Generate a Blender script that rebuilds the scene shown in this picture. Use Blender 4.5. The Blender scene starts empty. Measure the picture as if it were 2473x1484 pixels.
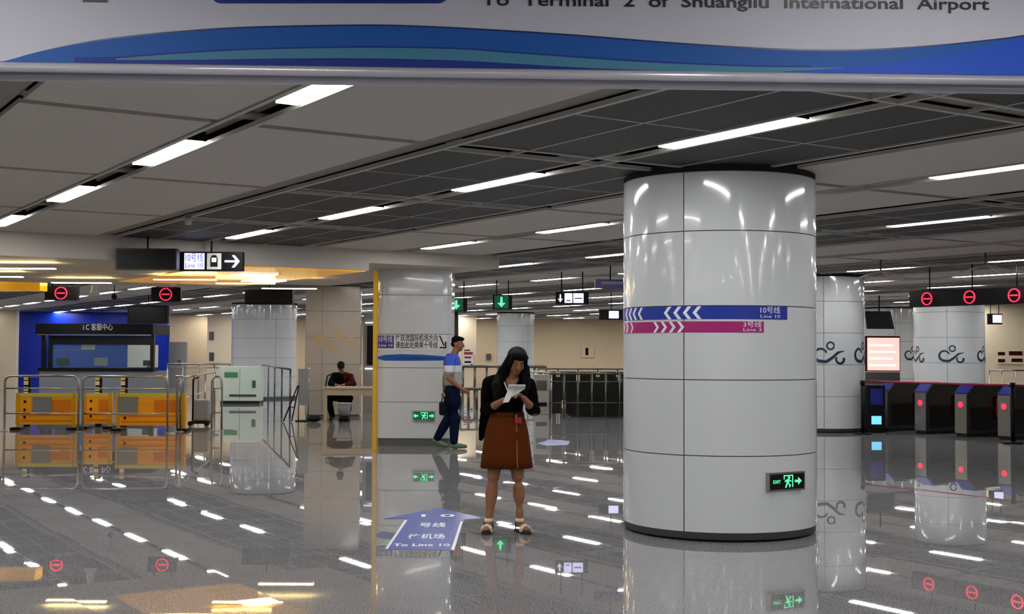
import bpy, bmesh, math, random
from mathutils import Vector, Matrix, Euler
random.seed(7)
S = bpy.context.scene
COL = S.collection
PI = math.pi

# ------------------------------------------------------------------ camera, world, exposure
FPX, CX, CY, YH, ROLL, EYE = 3060.0, 1236.5, 742.0, 850.0, 0.0041, 1.55
TH = math.atan((YH - CY) / FPX)
cF = Vector((0, math.cos(TH), math.sin(TH)))
cU0 = Vector((0, -math.sin(TH), math.cos(TH)))
cR0 = Vector((1, 0, 0))
cR = cR0 * math.cos(ROLL) + cU0 * math.sin(ROLL)
cU = cU0 * math.cos(ROLL) - cR0 * math.sin(ROLL)
cam_d = bpy.data.cameras.new('camera')
cam = bpy.data.objects.new('camera', cam_d)
COL.objects.link(cam)
mw = Matrix((cR, cU, -cF)).transposed().to_4x4()
mw.translation = Vector((0, 0, EYE))
cam.matrix_world = mw
cam_d.sensor_width = 36.0
cam_d.lens = FPX / 2473 * 36
cam_d.clip_end = 200
cam_d.clip_start = 0.05
S.camera = cam
w = bpy.data.worlds.new('world'); S.world = w; w.use_nodes = True
w.node_tree.nodes['Background'].inputs[0].default_value = (0.8, 0.85, 0.9, 1)
w.node_tree.nodes['Background'].inputs[1].default_value = 0.05
S.view_settings.view_transform = 'Standard'
S.view_settings.look = 'None'
S.view_settings.exposure = 0.0
S.view_settings.gamma = 1.0
S.view_settings.use_curve_mapping = False
LAMP = 46.0          # radiance of the tubes in the ceiling

# pixel of the 2473 x 1484 photograph -> a point in the hall
def ray(x, y): return cF + cR * ((x - CX) / FPX) - cU * ((y - CY) / FPX)
def on_z(x, y, z=0.0):
    r = ray(x, y); return Vector((0, 0, EYE)) + r * ((z - EYE) / r.z)
def at(x, y, Y):
    r = ray(x, y); return Vector((0, 0, EYE)) + r * (Y / r.y)

# ------------------------------------------------------------------ materials
def lin(c):
    o = []
    for v in c[:3]:
        v = v / 255.0
        o.append(v / 12.92 if v <= 0.04045 else ((v + 0.055) / 1.055) ** 2.4)
    return (o[0], o[1], o[2], 1.0)
def mat(name, col, rough=0.5, metal=0.0, emit=0.0, ecol=None, var=0.05, scale=8.0, bump=0.0, ior=1.45, coat=0.0, alpha=1.0, trans=0.0):
    m = bpy.data.materials.new(name); m.use_nodes = True
    nt = m.node_tree; b = nt.nodes['Principled BSDF']
    c = lin(col)
    b.inputs['Base Color'].default_value = c
    b.inputs['Roughness'].default_value = rough
    b.inputs['Metallic'].default_value = metal
    b.inputs['IOR'].default_value = ior
    b.inputs['Coat Weight'].default_value = coat
    b.inputs['Coat Roughness'].default_value = 0.03
    b.inputs['Alpha'].default_value = alpha
    b.inputs['Transmission Weight'].default_value = trans
    if emit > 0:
        b.inputs['Emission Color'].default_value = lin(ecol or col)
        b.inputs['Emission Strength'].default_value = emit
    if var > 0 and emit == 0:
        tc = nt.nodes.new('ShaderNodeTexCoord'); n = nt.nodes.new('ShaderNodeTexNoise')
        n.inputs['Scale'].default_value = scale; n.inputs['Detail'].default_value = 4
        nt.links.new(tc.outputs['Object'], n.inputs['Vector'])
        mx = nt.nodes.new('ShaderNodeMix'); mx.data_type = 'RGBA'
        mx.inputs[6].default_value = tuple(v * (1 - var) for v in c[:3]) + (1,)
        mx.inputs[7].default_value = tuple(min(1, v * (1 + var)) for v in c[:3]) + (1,)
        nt.links.new(n.outputs['Fac'], mx.inputs[0])
        nt.links.new(mx.outputs[2], b.inputs['Base Color'])
        if bump > 0:
            bp = nt.nodes.new('ShaderNodeBump'); bp.inputs['Strength'].default_value = bump
            bp.inputs['Distance'].default_value = 0.01
            nt.links.new(n.outputs['Fac'], bp.inputs['Height']); nt.links.new(bp.outputs[0], b.inputs['Normal'])
    return m
def granite(name, base, dark, light, rough):
    m = bpy.data.materials.new(name); m.use_nodes = True
    nt = m.node_tree; b = nt.nodes['Principled BSDF']
    geo = nt.nodes.new('ShaderNodeNewGeometry')
    n = nt.nodes.new('ShaderNodeTexNoise'); n.inputs['Scale'].default_value = 90; n.inputs['Detail'].default_value = 6
    n2 = nt.nodes.new('ShaderNodeTexNoise'); n2.inputs['Scale'].default_value = 2.2; n2.inputs['Detail'].default_value = 3
    nt.links.new(geo.outputs['Position'], n.inputs['Vector']); nt.links.new(geo.outputs['Position'], n2.inputs['Vector'])
    r = nt.nodes.new('ShaderNodeValToRGB')
    r.color_ramp.elements[0].position = 0.36; r.color_ramp.elements[0].color = lin(dark)
    r.color_ramp.elements[1].position = 0.66; r.color_ramp.elements[1].color = lin(light)
    e = r.color_ramp.elements.new(0.5); e.color = lin(base)
    nt.links.new(n.outputs['Fac'], r.inputs[0])
    mx = nt.nodes.new('ShaderNodeMix'); mx.data_type = 'RGBA'; mx.blend_type = 'MULTIPLY'; mx.inputs[0].default_value = 0.5
    r2 = nt.nodes.new('ShaderNodeValToRGB')
    r2.color_ramp.elements[0].color = (0.7, 0.7, 0.7, 1); r2.color_ramp.elements[1].color = (1, 1, 1, 1)
    nt.links.new(n2.outputs['Fac'], r2.inputs[0])
    nt.links.new(r.outputs[0], mx.inputs[6]); nt.links.new(r2.outputs[0], mx.inputs[7])
    nt.links.new(mx.outputs[2], b.inputs['Base Color'])
    b.inputs['Roughness'].default_value = rough
    b.inputs['IOR'].default_value = 1.55
    return m

M = {}
M['granite'] = granite('polished_granite', (138, 138, 141), (104, 104, 108), (168, 168, 171), 0.012)
M['grout'] = mat('floor_joint', (120, 120, 122), 0.5)
M['white_metal'] = mat('white_ceiling_metal', (188, 182, 175), 0.55, var=0.03, scale=3)
M['mesh_dark'] = mat('dark_mesh_metal', (41, 41, 43), 0.6, var=0.1, scale=40)
M['rail'] = mat('ceiling_rail', (178, 175, 168), 0.5)
M['gap'] = mat('dark_grey_gap', (92, 88, 82), 0.7)
M['gap2'] = mat('grey_channel', (128, 120, 112), 0.7)
M['strip'] = mat('grey_strip', (140, 133, 126), 0.7)
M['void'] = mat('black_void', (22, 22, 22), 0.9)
M['enamel'] = mat('white_enamel', (202, 206, 210), 0.10, var=0.015, scale=2, ior=1.5, coat=0.3)
M['joint'] = mat('grey_joint', (88, 90, 92), 0.6)
M['plinth'] = mat('black_plinth', (16, 18, 18), 0.35)
M['black'] = mat('black_plastic', (7, 7, 8), 0.55, ior=1.3)
M['blackglass'] = mat('black_glass', (10, 11, 15), 0.35, ior=1.3)
M['steel'] = mat('brushed_steel', (170, 168, 164), 0.28, 1.0)
M['dsteel'] = mat('dark_steel', (96, 94, 90), 0.35, 0.9)
M['beige'] = mat('beige_wall', (224, 202, 166), 0.45, var=0.04, scale=1.5)
M['beige2'] = mat('pale_beige_wall', (222, 206, 178), 0.45, var=0.04, scale=1.5)
M['marble'] = mat('beige_marble', (164, 154, 142), 0.25, var=0.08, scale=3)
M['greywall'] = mat('grey_wall', (150, 146, 138), 0.5)
M['bluewall'] = mat('blue_panel', (18, 50, 178), 0.35, var=0.05)
M['blue'] = mat('line_blue', (24, 50, 150), 0.35, var=0.02)
M['magenta'] = mat('line_magenta', (158, 28, 108), 0.35, var=0.02)
M['print_white'] = mat('white_print', (225, 228, 240), 0.4, var=0.0)
M['print_black'] = mat('black_print', (18, 18, 26), 0.4, var=0.0)
M['print_green'] = mat('green_print', (60, 130, 90), 0.4, var=0.0)
M['print_navy'] = mat('navy_motif', (34, 52, 76), 0.4, var=0.0)
M['print_gold'] = mat('gold_motif', (170, 146, 112), 0.4, var=0.0)
M['purple'] = mat('line_purple', (62, 44, 120), 0.4, var=0.0)
M['banner'] = mat('banner_grey', (186, 186, 199), 0.6, var=0.01)
M['b_main'] = mat('wave_blue', (0, 80, 162), 0.6, var=0.03, scale=2)
M['b_teal'] = mat('wave_teal', (62, 124, 152), 0.6, var=0.03, scale=2)
M['b_navy'] = mat('wave_navy', (8, 42, 132), 0.6, var=0.03, scale=2)
M['b_royal'] = mat('wave_royal', (16, 72, 184), 0.6, var=0.03, scale=2)
M['b_dark'] = mat('wave_edge', (4, 34, 96), 0.35, var=0.0)
M['alu'] = mat('aluminium_frame', (190, 190, 200), 0.3, 0.3)
M['yellow'] = mat('yellow_edge', (206, 160, 10), 0.45, var=0.03)
M['gold'] = mat('gold_ceiling_panel', (224, 158, 22), 0.22, 0.3, emit=0.28, ecol=(255, 176, 20))  # slight emission put in to imitate the lit glow of the gold
M['barrier'] = mat('orange_barrier', (246, 172, 14), 0.5, var=0.06, scale=5)
M['barrier_dark'] = mat('orange_print', (222, 124, 14), 0.5)
M['plate'] = mat('grey_notice', (128, 134, 142), 0.4)
M['lemon'] = mat('lemon_stripe', (214, 200, 60), 0.5)
M['white'] = mat('white_paint', (214, 216, 214), 0.4, var=0.02)
M['cab'] = mat('pale_green_white', (200, 214, 204), 0.35, var=0.02)
M['dgreen'] = mat('dark_green', (52, 92, 76), 0.45)
M['glass'] = mat('green_glass', (150, 185, 170), 0.05, var=0.0, alpha=0.10)
M['dglass'] = mat('smoky_glass', (20, 22, 20), 0.08, var=0.0, alpha=0.86)
M['wood'] = mat('desk_laminate', (172, 158, 138), 0.4, var=0.08)
M['blue_top'] = mat('gate_blue_top', (30, 38, 140), 0.3, var=0.05)
M['red'] = mat('red_belt', (170, 20, 60), 0.5)
M['decal'] = mat('floor_decal_blue', (66, 84, 172), 0.25, var=0.03)
M['lamp'] = mat('lamp_tube', (255, 253, 248), 0.5, emit=LAMP, ecol=(255, 252, 248))
M['lamp_warm'] = mat('warm_lamp_tube', (255, 230, 160), 0.5, emit=26, ecol=(255, 226, 150))
M['patch_glow'] = mat('soft_patch_glow', (255, 240, 214), 0.5, emit=6, ecol=(255, 236, 205))
M['led_red'] = mat('red_led', (255, 40, 70), 0.5, emit=1.7, ecol=(255, 44, 72))
M['led_green'] = mat('green_led', (70, 240, 150), 0.5, emit=1.6, ecol=(80, 235, 150))
M['led_greend'] = mat('dark_green_led', (10, 80, 56), 0.5, emit=0.6, ecol=(8, 70, 48))
M['led_cyan'] = mat('cyan_screen', (120, 210, 250), 0.5, emit=1.1, ecol=(110, 205, 248))
M['led_white'] = mat('backlit_white', (225, 225, 255), 0.5, emit=1.3, ecol=(214, 214, 255))
M['led_blue'] = mat('backlit_blue', (60, 70, 190), 0.5, emit=0.7, ecol=(70, 80, 200))
M['screen_pink'] = mat('pink_screen', (255, 190, 180), 0.5, emit=1.05, ecol=(255, 176, 168))
M['screen_line'] = mat('cream_screen', (255, 235, 220), 0.5, emit=1.1, ecol=(255, 232, 216))
M['skin'] = mat('skin', (142, 94, 66), 0.5, var=0.04, scale=20)
M['skin_m'] = mat('skin_tan', (138, 90, 60), 0.5, var=0.04, scale=20)
M['hair'] = mat('black_hair', (6, 5, 6), 0.7, var=0.2, scale=60, ior=1.2)
M['knit'] = mat('black_knit', (9, 7, 9), 0.95, ior=1.15, var=0.15, scale=80, bump=0.1)
M['rust'] = mat('rust_cloth', (86, 41, 15), 0.95, ior=1.15, var=0.1, scale=30, bump=0.1)
M['rust_l'] = mat('rust_cloth_edge', (128, 76, 46), 0.8)
M['redtag'] = mat('red_tag', (140, 36, 24), 0.6)
M['eye'] = mat('eye_white', (120, 112, 104), 0.4, var=0)
M['iris'] = mat('dark_iris', (30, 20, 16), 0.2, var=0)
M['lip'] = mat('lips', (150, 74, 66), 0.45, var=0)
M['strap'] = mat('cream_strap', (222, 200, 180), 0.5)
M['sole'] = mat('dark_sole', (34, 24, 20), 0.6)
M['jeans'] = mat('navy_trousers', (14, 22, 44), 0.95, ior=1.15, var=0.12, scale=30)
M['polo_b'] = mat('polo_blue', (50, 80, 190), 0.7)
M['polo_w'] = mat('polo_white', (196, 200, 216), 0.7)
M['polo_g'] = mat('polo_grey', (150, 150, 146), 0.7)
M['shoe'] = mat('olive_shoe', (92, 112, 82), 0.6)
M['guard'] = mat('guard_black', (10, 10, 12), 0.9, ior=1.15)
M['guard_r'] = mat('guard_maroon', (58, 16, 16), 0.9, ior=1.15)

# ------------------------------------------------------------------ mesh helpers
class MB:
    def __init__(s): s.bm = bmesh.new()
    def box(s, x0, x1, y0, y1, z0, z1, mi=0):
        v = [s.bm.verts.new(p) for p in ((x0,y0,z0),(x1,y0,z0),(x1,y1,z0),(x0,y1,z0),(x0,y0,z1),(x1,y0,z1),(x1,y1,z1),(x0,y1,z1))]
        for f in ((0,3,2,1),(4,5,6,7),(0,1,5,4),(1,2,6,5),(2,3,7,6),(3,0,4,7)):
            s.bm.faces.new([v[i] for i in f]).material_index = mi
        return s
    def cbox(s, cx, cy, cz, sx, sy, sz, mi=0):
        return s.box(cx-sx/2, cx+sx/2, cy-sy/2, cy+sy/2, cz-sz/2, cz+sz/2, mi)
    def tube(s, pts, r, n=10, caps=True, mi=0):
        pts = [Vector(p) for p in pts]
        rs = r if isinstance(r, (list, tuple)) else [r] * len(pts)
        rings = []
        for i, p in enumerate(pts):
            d = (pts[min(i+1, len(pts)-1)] - pts[max(i-1, 0)])
            if d.length < 1e-9: d = Vector((0, 0, 1))
            q = d.normalized().to_track_quat('Z', 'X')
            rings.append([s.bm.verts.new(p + q @ Vector((rs[i]*math.cos(2*PI*k/n), rs[i]*math.sin(2*PI*k/n), 0))) for k in range(n)])
        for a, b in zip(rings, rings[1:]):
            for k in range(n):
                f = s.bm.faces.new((a[k], a[(k+1)%n], b[(k+1)%n], b[k])); f.material_index = mi; f.smooth = True
        if caps:
            s.bm.faces.new(rings[0][::-1]).material_index = mi; s.bm.faces.new(rings[-1]).material_index = mi
        return s
    def cyl(s, x, y, z0, z1, r, n=32, r2=None, mi=0):
        return s.tube([(x,y,z0),(x,y,z1)], [r, r if r2 is None else r2], n, mi=mi)
    def prism(s, poly, d0, d1, plane='xz', mi=0):
        # polygon in a plane, extruded along the third axis between d0 and d1
        def P(p, d):
            if plane == 'xz': return (p[0], d, p[1])
            if plane == 'yz': return (d, p[0], p[1])
            return (p[0], p[1], d)
        a = [s.bm.verts.new(P(p, d0)) for p in poly]; b = [s.bm.verts.new(P(p, d1)) for p in poly]
        n = len(poly)
        fs = [s.bm.faces.new(a), s.bm.faces.new(b[::-1])]
        for i in range(n): fs.append(s.bm.faces.new((a[i], b[i], b[(i+1)%n], a[(i+1)%n])))
        for f in fs: f.material_index = mi
        bmesh.ops.recalc_face_normals(s.bm, faces=fs)
        return s
    def ell(s, c, r, rot=None, n=14):
        mt = Matrix.Translation(Vector(c)) @ ((rot if rot is not None else Matrix.Identity(3)).to_4x4()) @ Matrix.Diagonal((r[0], r[1], r[2], 1))
        res = bmesh.ops.create_uvsphere(s.bm, u_segments=n, v_segments=max(6, n//2+2), radius=1, matrix=mt)
        for v in res['verts']:
            for f in v.link_faces: f.smooth = True
        return s
    def limb(s, pts, n=14, flat=None):
        # closed rounded chain: pts = [(p, r) ...]; flat=(axis vector, factor) squeezes sections along the axis
        P = [Vector(p) for p, r in pts]; R = [r for p, r in pts]
        path = []
        d0 = (P[0]-P[1]).normalized(); d1 = (P[-1]-P[-2]).normalized()
        for a in (80, 55, 28): path.append((P[0] + d0*R[0]*math.sin(math.radians(a)), R[0]*math.cos(math.radians(a))))
        for i in range(len(P)):
            path.append((P[i], R[i]))
        for a in (28, 55, 80): path.append((P[-1] + d1*R[-1]*math.sin(math.radians(a)), R[-1]*math.cos(math.radians(a))))
        nb = len(s.bm.verts)
        s.tube([p for p, r in path], [r for p, r in path], n)
        if flat:
            s.bm.verts.ensure_lookup_table()
            ax = Vector(flat[0]).normalized()
            k = nb
            for p, r in path:
                for j in range(n):
                    v = s.bm.verts[k]; k += 1
                    d = (v.co - p).dot(ax); v.co -= ax * d * (1 - flat[1])
        return s
    def loft(s, rings, n=28, caps=True, fn=None, mi=0):
        # rings: (cx, cy, z, rx, ry)
        R = []
        for (cx, cy, z, rx, ry) in rings:
            row = []
            for k in range(n):
                a = 2*PI*k/n; m = fn(a, z) if fn else 1
                row.append(s.bm.verts.new((cx + rx*m*math.cos(a), cy + ry*m*math.sin(a), z)))
            R.append(row)
        for a, b in zip(R, R[1:]):
            for k in range(n):
                f = s.bm.faces.new((a[k], a[(k+1)%n], b[(k+1)%n], b[k])); f.smooth = True; f.material_index = mi
        if caps:
            s.bm.faces.new(R[0][::-1]); s.bm.faces.new(R[-1])
        return s
    def build(s, name, m, parent=None, bevel=0.0):
        me = bpy.data.meshes.new(name); s.bm.to_mesh(me); s.bm.free()
        for x in (m if isinstance(m, (list, tuple)) else [m]): me.materials.append(x)
        o = bpy.data.objects.new(name, me); COL.objects.link(o)
        if parent: o.parent = parent
        if bevel > 0:
            b = o.modifiers.new('bevel', 'BEVEL'); b.width = bevel; b.segments = 2; b.limit_method = 'ANGLE'
        return o
    def remesh(s, name, m, parent=None, voxel=0.008, smooth=4, cut=None, thick=0.0, paint=None):
        o = s.build('tmp', m)
        r = o.modifiers.new('r', 'REMESH'); r.mode = 'VOXEL'; r.voxel_size = voxel; r.use_smooth_shade = True
        if smooth:
            q = o.modifiers.new('s', 'SMOOTH'); q.iterations = smooth; q.factor = 0.5
        dg = bpy.context.evaluated_depsgraph_get()
        me = bpy.data.meshes.new_from_object(o.evaluated_get(dg)); me.name = name
        bpy.data.objects.remove(o)
        if cut or paint:
            b = bmesh.new(); b.from_mesh(me)
            if cut:
                bmesh.ops.delete(b, geom=[f for f in b.faces if cut(f.calc_center_median())], context='FACES')
            if paint:
                for f in b.faces: f.material_index = paint(f.calc_center_median())
            b.to_mesh(me); b.free()
        if not me.materials:
            for x in (m if isinstance(m, (list, tuple)) else [m]): me.materials.append(x)
        for p in me.polygons: p.use_smooth = True
        o = bpy.data.objects.new(name, me); COL.objects.link(o)
        if parent: o.parent = parent
        if thick:
            so = o.modifiers.new('t', 'SOLIDIFY'); so.thickness = thick; so.offset = 1
        return o

def tag(o, label=None, cat=None, group=None, kind=None):
    if label: o['label'] = label
    if cat: o['category'] = cat
    if group: o['group'] = group
    if kind: o['kind'] = kind
    return o
def thing(name, label, cat, loc=(0,0,0), rz=0.0, group=None):
    o = bpy.data.objects.new(name, None); COL.objects.link(o)
    o.location = loc; o.rotation_euler = (0, 0, rz); o.empty_display_size = 0.1
    return tag(o, label, cat, group)
def copy_tree(o, parent=None):
    c = o.copy(); COL.objects.link(c)
    if parent: c.parent = parent
    for ch in list(o.children): copy_tree(ch, c)
    return c
def text(name, body, h, m, parent, mtx, width=None, depth=0.002, bold=0.0, wrap=None, label=None):
    cu = bpy.data.curves.new(name, 'FONT'); cu.body = body; cu.size = h / 0.72; cu.extrude = depth
    cu.offset = bold; cu.align_x = 'CENTER'; cu.align_y = 'CENTER'; cu.resolution_u = 3
    o = bpy.data.objects.new('tmp', cu); COL.objects.link(o)
    dg = bpy.context.evaluated_depsgraph_get()
    me = bpy.data.meshes.new_from_object(o.evaluated_get(dg)); me.name = name
    bpy.data.objects.remove(o)
    xs = [v.co.x for v in me.vertices]
    k = 1.0
    if width and xs: k = width / (max(xs) - min(xs)); 
    cx0 = (max(xs)+min(xs))/2 if xs else 0
    for v in me.vertices:
        p = Vector(((v.co.x-cx0) * k, v.co.y, v.co.z))
        v.co = wrap(p) if wrap else mtx @ p
    me.materials.clear(); me.materials.append(m)
    t = bpy.data.objects.new(name, me); COL.objects.link(t); t.parent = parent
    if label: t['label'] = label
    return t
# frame whose text x runs +x, text up is +z and whose face looks to -y
def FR(x, y, z, rz=0.0): return Matrix.Translation((x, y, z)) @ Matrix.Rotation(rz, 4, 'Z') @ Matrix.Rotation(PI/2, 4, 'X')

# hall grid: the ceiling rows run 32.5 degrees to the left of the view
GA = math.radians(32.5)
def uvw(u, v, z=0.0): return Vector((-math.sin(GA)*u + math.cos(GA)*v, math.cos(GA)*u + math.sin(GA)*v, z))
def to_uv(x, y): return (-math.sin(GA)*x + math.cos(GA)*y, math.cos(GA)*x + math.sin(GA)*y)
CEIL = 3.10
U0, V0, PIT, PU = 8.26, 3.03, 3.04, 3.12
def seen(p, m=2.5): return p.y > 3.0 and abs(p.x) < 0.405*p.y + m

# ------------------------------------------------------------------ the hall's shell
XL, XR, YB, YF = -30.0, 30.0, -9.0, 61.0
fl = MB().box(XL, XR, YB, YF, -0.30, -0.004).build('floor', M['grout']); tag(fl, kind='structure')
cl = MB().box(XL, XR, YB, YF, CEIL+0.30, CEIL+0.42).build('ceiling', M['void']); tag(cl, kind='structure')
wb = MB().box(XL-0.3, XR+0.3, YF, YF+0.3, 0, CEIL+0.4).build('wall_back', M['beige']); tag(wb, kind='structure')
wf = MB().box(XL-0.3, XR+0.3, YB-0.3, YB, 0, CEIL+0.4).build('wall_front', M['greywall']); tag(wf, kind='structure')
wl = MB().box(XL-0.3, XL, YB, YF, 0, CEIL+0.4).build('wall_left', M['beige2']); tag(wl, kind='structure')
wr = MB().box(XR, XR+0.3, YB, YF, 0, CEIL+0.4).build('wall_right', M['greywall']); tag(wr, kind='structure')

# floor tiles, laid on the hall grid; each lies a hair out of level
TS = 0.75
tiles = []
for i in range(-60, 110):
    for j in range(-60, 110):
        p = uvw(i*TS + 0.3, j*TS + 0.1)
        if XL+1 < p.x < XR-1 and YB+1 < p.y < YF-0.8 and (seen(p, 1.2) or (abs(p.x) < 8 and p.y < 8)):
            ry = p.y if (p.y > 7.0 and seen(p, 0.3)) else 100 + abs(p.y)
            tiles.append((ry, p))
tiles.sort(key=lambda t: t[0])
h = TS/2 - 0.0014
tm = MB().box(-h, h, -h, h, -0.02, 0.0)
tile0 = tm.build('floor_tile', M['granite'], fl)
tile0.rotation_euler = (0, 0, GA); tile0.location = tiles[0][1]
def tilt(): return random.gauss(0, 0.00042)
for k in range(1, 300):
    o = tile0.copy(); COL.objects.link(o); o.location = tiles[k][1]
    o.rotation_euler = (tilt(), tilt(), GA)
rest = MB()
for _, p in tiles[300:]:
    R = Matrix.Translation(p) @ Euler((tilt(), tilt(), GA)).to_matrix().to_4x4()
    vs = [rest.bm.verts.new(R @ Vector(q)) for q in ((-h,-h,0),(h,-h,0),(h,h,0),(-h,h,0))]
    rest.bm.faces.new(vs)
    lo = [rest.bm.verts.new(v.co + Vector((0,0,-0.004))) for v in vs]
    for q in range(4): rest.bm.faces.new((vs[q], lo[q], lo[(q+1)%4], vs[(q+1)%4]))
bmesh.ops.recalc_face_normals(rest.bm, faces=rest.bm.faces)
tag(rest.build('floor_tile', M['granite'], fl), kind='stuff')

# ceiling: bands of white metal panels and bands of dark mesh, lamp channel in the middle of each
# local axes of the ceiling parts: x = v, y = u
GM = Matrix.Rotation(GA, 4, 'Z')
def gplace(o): o.rotation_euler = (0, 0, GA); return o
SOF_V, SOF_U = 10.9, 17.5
def blocked(u, v): # the dropped soffit occupies this part of the ceiling
    return 17.5 < u < 24.0 and v < 10.9
white_list, mesh_list = [], []
railmb, lamps = [], []
for i in range(-14, 22):
    v0 = V0 + PIT*i
    for k in range(-12, 22):
        u0 = U0 + PU*k
        c = uvw(u0 + PU/2, v0)
        if not (XL+2 < c.x < XR-2 and YB+1.5 < c.y < YF-1.6): continue
        sn = seen(c, 3.2)
        if not (sn or (c.y < 9 and abs(c.x) < 13) ): continue
        lamps.append((i, k, c, sn))
        if i % 2 == 0:
            for (a, b) in ((-1.40, -0.15), (0.15, 1.40)):
                white_list.append((c.length, v0+a, v0+b, u0+0.065, u0+PU-0.065))
        else:
            for (a, b) in ((-1.33, -0.76), (-0.74, -0.16), (0.16, 0.74), (0.76, 1.33)):
                for (s, t) in ((0.17, PU/2-0.012), (PU/2+0.012, PU-0.17)):
                    mesh_list.append((c.length + abs(v0+a)*0.01, v0+a, v0+b, u0+s, u0+t))
def lay(lst, name, m, limit):
    lst = [e for e in lst]
    vis = [e for e in lst if seen(uvw((e[3]+e[4])/2, (e[1]+e[2])/2), 1.0) and uvw(e[3], e[1]).y > 5.5]
    vis.sort(key=lambda e: uvw(e[3], e[1]).y)
    near = vis[:limit]; nid = set(id(e) for e in near)
    cache = {}
    for e in near:
        key = (round(e[2]-e[1], 3), round(e[4]-e[3], 3))
        if key not in cache:
            hx, hy = key[0]/2, key[1]/2
            o = MB().box(-hx, hx, -hy, hy, 0, 0.03).build(name, m, cl)
            cache[key] = o
        else:
            o = cache[key].copy(); COL.objects.link(o)
        o.location = uvw((e[3]+e[4])/2, (e[1]+e[2])/2, CEIL); gplace(o)
    mb = MB()
    for e in lst:
        if id(e) not in nid: mb.box(e[1], e[2], e[3], e[4], CEIL, CEIL+0.03)
    tag(gplace(mb.build(name, m, cl)), kind='stuff')
lay(white_list, 'ceiling_panel', M['white_metal'], 290)
lay(mesh_list, 'mesh_panel', M['mesh_dark'], 290)
# rails along the rows, cross rails, and the dark metal strips between them
def clip_line(fixed, along, lo, hi):
    pts = []
    s = lo
    while s <= hi:
        p = uvw(s, fixed) if along == 'u' else uvw(fixed, s)
        ok = XL+2.2 < p.x < XR-2.2 and YB+1.6 < p.y < YF-1.7 and (seen(p, 4) or (p.y < 9 and abs(p.x) < 13))
        if ok: pts.append(s)
        s += 0.25
    return (pts[0], pts[-1]) if len(pts) > 2 else None
for i in range(-8, 20):
    v0 = V0 + PIT*i
    dark = i % 2 != 0
    for (dv, wd, m, z0, nm) in ((-0.125, 0.035, 'rail', -0.012, 'ceiling_rail'), (0.125, 0.035, 'rail', -0.012, 'ceiling_rail')):
        r = clip_line(v0+dv, 'u', -20, 64)
        if r: gplace(MB().box(v0+dv-wd/2, v0+dv+wd/2, r[0], r[1], CEIL+z0, CEIL+0.02).build(nm, M[m], cl))
    r = clip_line(v0, 'u', -20, 64)
    if r: gplace(MB().box(v0-0.13, v0+0.13, r[0], r[1], CEIL+0.075, CEIL+0.09).build('channel_back', M['gap2'], cl))
    if dark:
        for sgn in (-1, 1):
            b = v0 + sgn*1.36
            r = clip_line(b, 'u', -20, 64)
            if r: gplace(MB().box(b-0.02, b+0.02, r[0], r[1], CEIL-0.012, CEIL+0.02).build('ceiling_rail', M['rail'], cl))
            b2 = v0 + sgn*1.50
            if r: gplace(MB().box(b2-0.12, b2+0.12, r[0], r[1], CEIL+0.035, CEIL+0.05).build('gap_strip', M['strip'], cl))
            for q in (0.75,):
                b3 = v0 + sgn*q
                if r: gplace(MB().box(b3-0.010, b3+0.010, r[0], r[1], CEIL-0.004, CEIL+0.02).build('mesh_frame', M['rail'], cl))
crossrail, crossgap, midrail = MB(), MB(), MB()
for k in range(-12, 22):
    u0 = U0 + PU*k
    for i in range(-8, 20):
        v0 = V0 + PIT*i
        c = uvw(u0, v0)
        if not (XL+2 < c.x < XR-2 and YB+1.5 < c.y < YF-1.6 and (seen(c, 3.2) or (c.y < 9 and abs(c.x) < 13))): continue
        if i % 2:
            for d in (-0.15, 0.15): crossrail.box(v0-1.34, v0+1.34, u0+d-0.018, u0+d+0.018, CEIL-0.010, CEIL+0.02)
            crossgap.box(v0-1.34, v0+1.34, u0-0.13, u0+0.13, CEIL+0.04, CEIL+0.06)
            for s in (-1, 1): midrail.box(v0+s*0.75-0.59, v0+s*0.75+0.59, u0+PU/2-0.010, u0+PU/2+0.010, CEIL-0.003, CEIL+0.02)
        else:
            crossgap.box(v0-1.4, v0+1.4, u0-0.09, u0+0.09, CEIL+0.05, CEIL+0.07)
tag(gplace(crossrail.build('cross_rail', M['rail'], cl)), kind='stuff')
tag(gplace(crossgap.build('cross_gap', M['strip'], cl)), kind='stuff')
tag(gplace(midrail.build('mesh_frame', M['rail'], cl)), kind='stuff')

# ------------------------------------------------------------------ linear lamps
def make_lamp(mt, L=1.36, wd=0.145):
    t = thing('ceiling_lamp', '', 'lamp')
    MB().box(-wd/2, wd/2, -L/2, L/2, -0.012, 0.0).build('diffuser', mt, t)
    MB().box(-wd/2-0.006, wd/2+0.006, -L/2-0.03, L/2+0.03, 0.001, 0.07).build('housing', M['black'], t)
    return t
ROWN = {-2: 'two rows left of the leftmost full row', -1: 'the row at the far left edge', 0: 'the leftmost full row', 1: 'the dark band row left of the big column',
        2: 'the white band row behind the big column', 3: 'the dark band row on the right', 4: 'the second row right of the big column',
        5: 'the third row right of the big column', 6: 'the fourth row right of the big column', 7: 'the fifth row right of the big column', 8: 'the sixth row right of the big column'}
ORD = ['nearest', 'second', 'third', 'fourth', 'fifth', 'sixth', 'seventh', 'eighth', 'ninth', 'tenth', 'eleventh', 'twelfth', 'thirteenth', 'fourteenth', 'fifteenth', 'sixteenth', 'seventeenth', 'eighteenth']
ORD += ['nineteenth', 'twentieth', 'farthest', 'very farthest']
for q_, w_ in enumerate(ORD[6:18]): ROWN[9+q_] = 'the %s row right of the big column' % w_
for q_, w_ in enumerate(ORD[2:14]): ROWN[-3-q_] = 'the %s row left of the leftmost full row' % w_
proto = make_lamp(M['lamp'])
used = False
cnt = {}
lamps.sort(key=lambda e: (e[0], e[1]))
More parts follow.
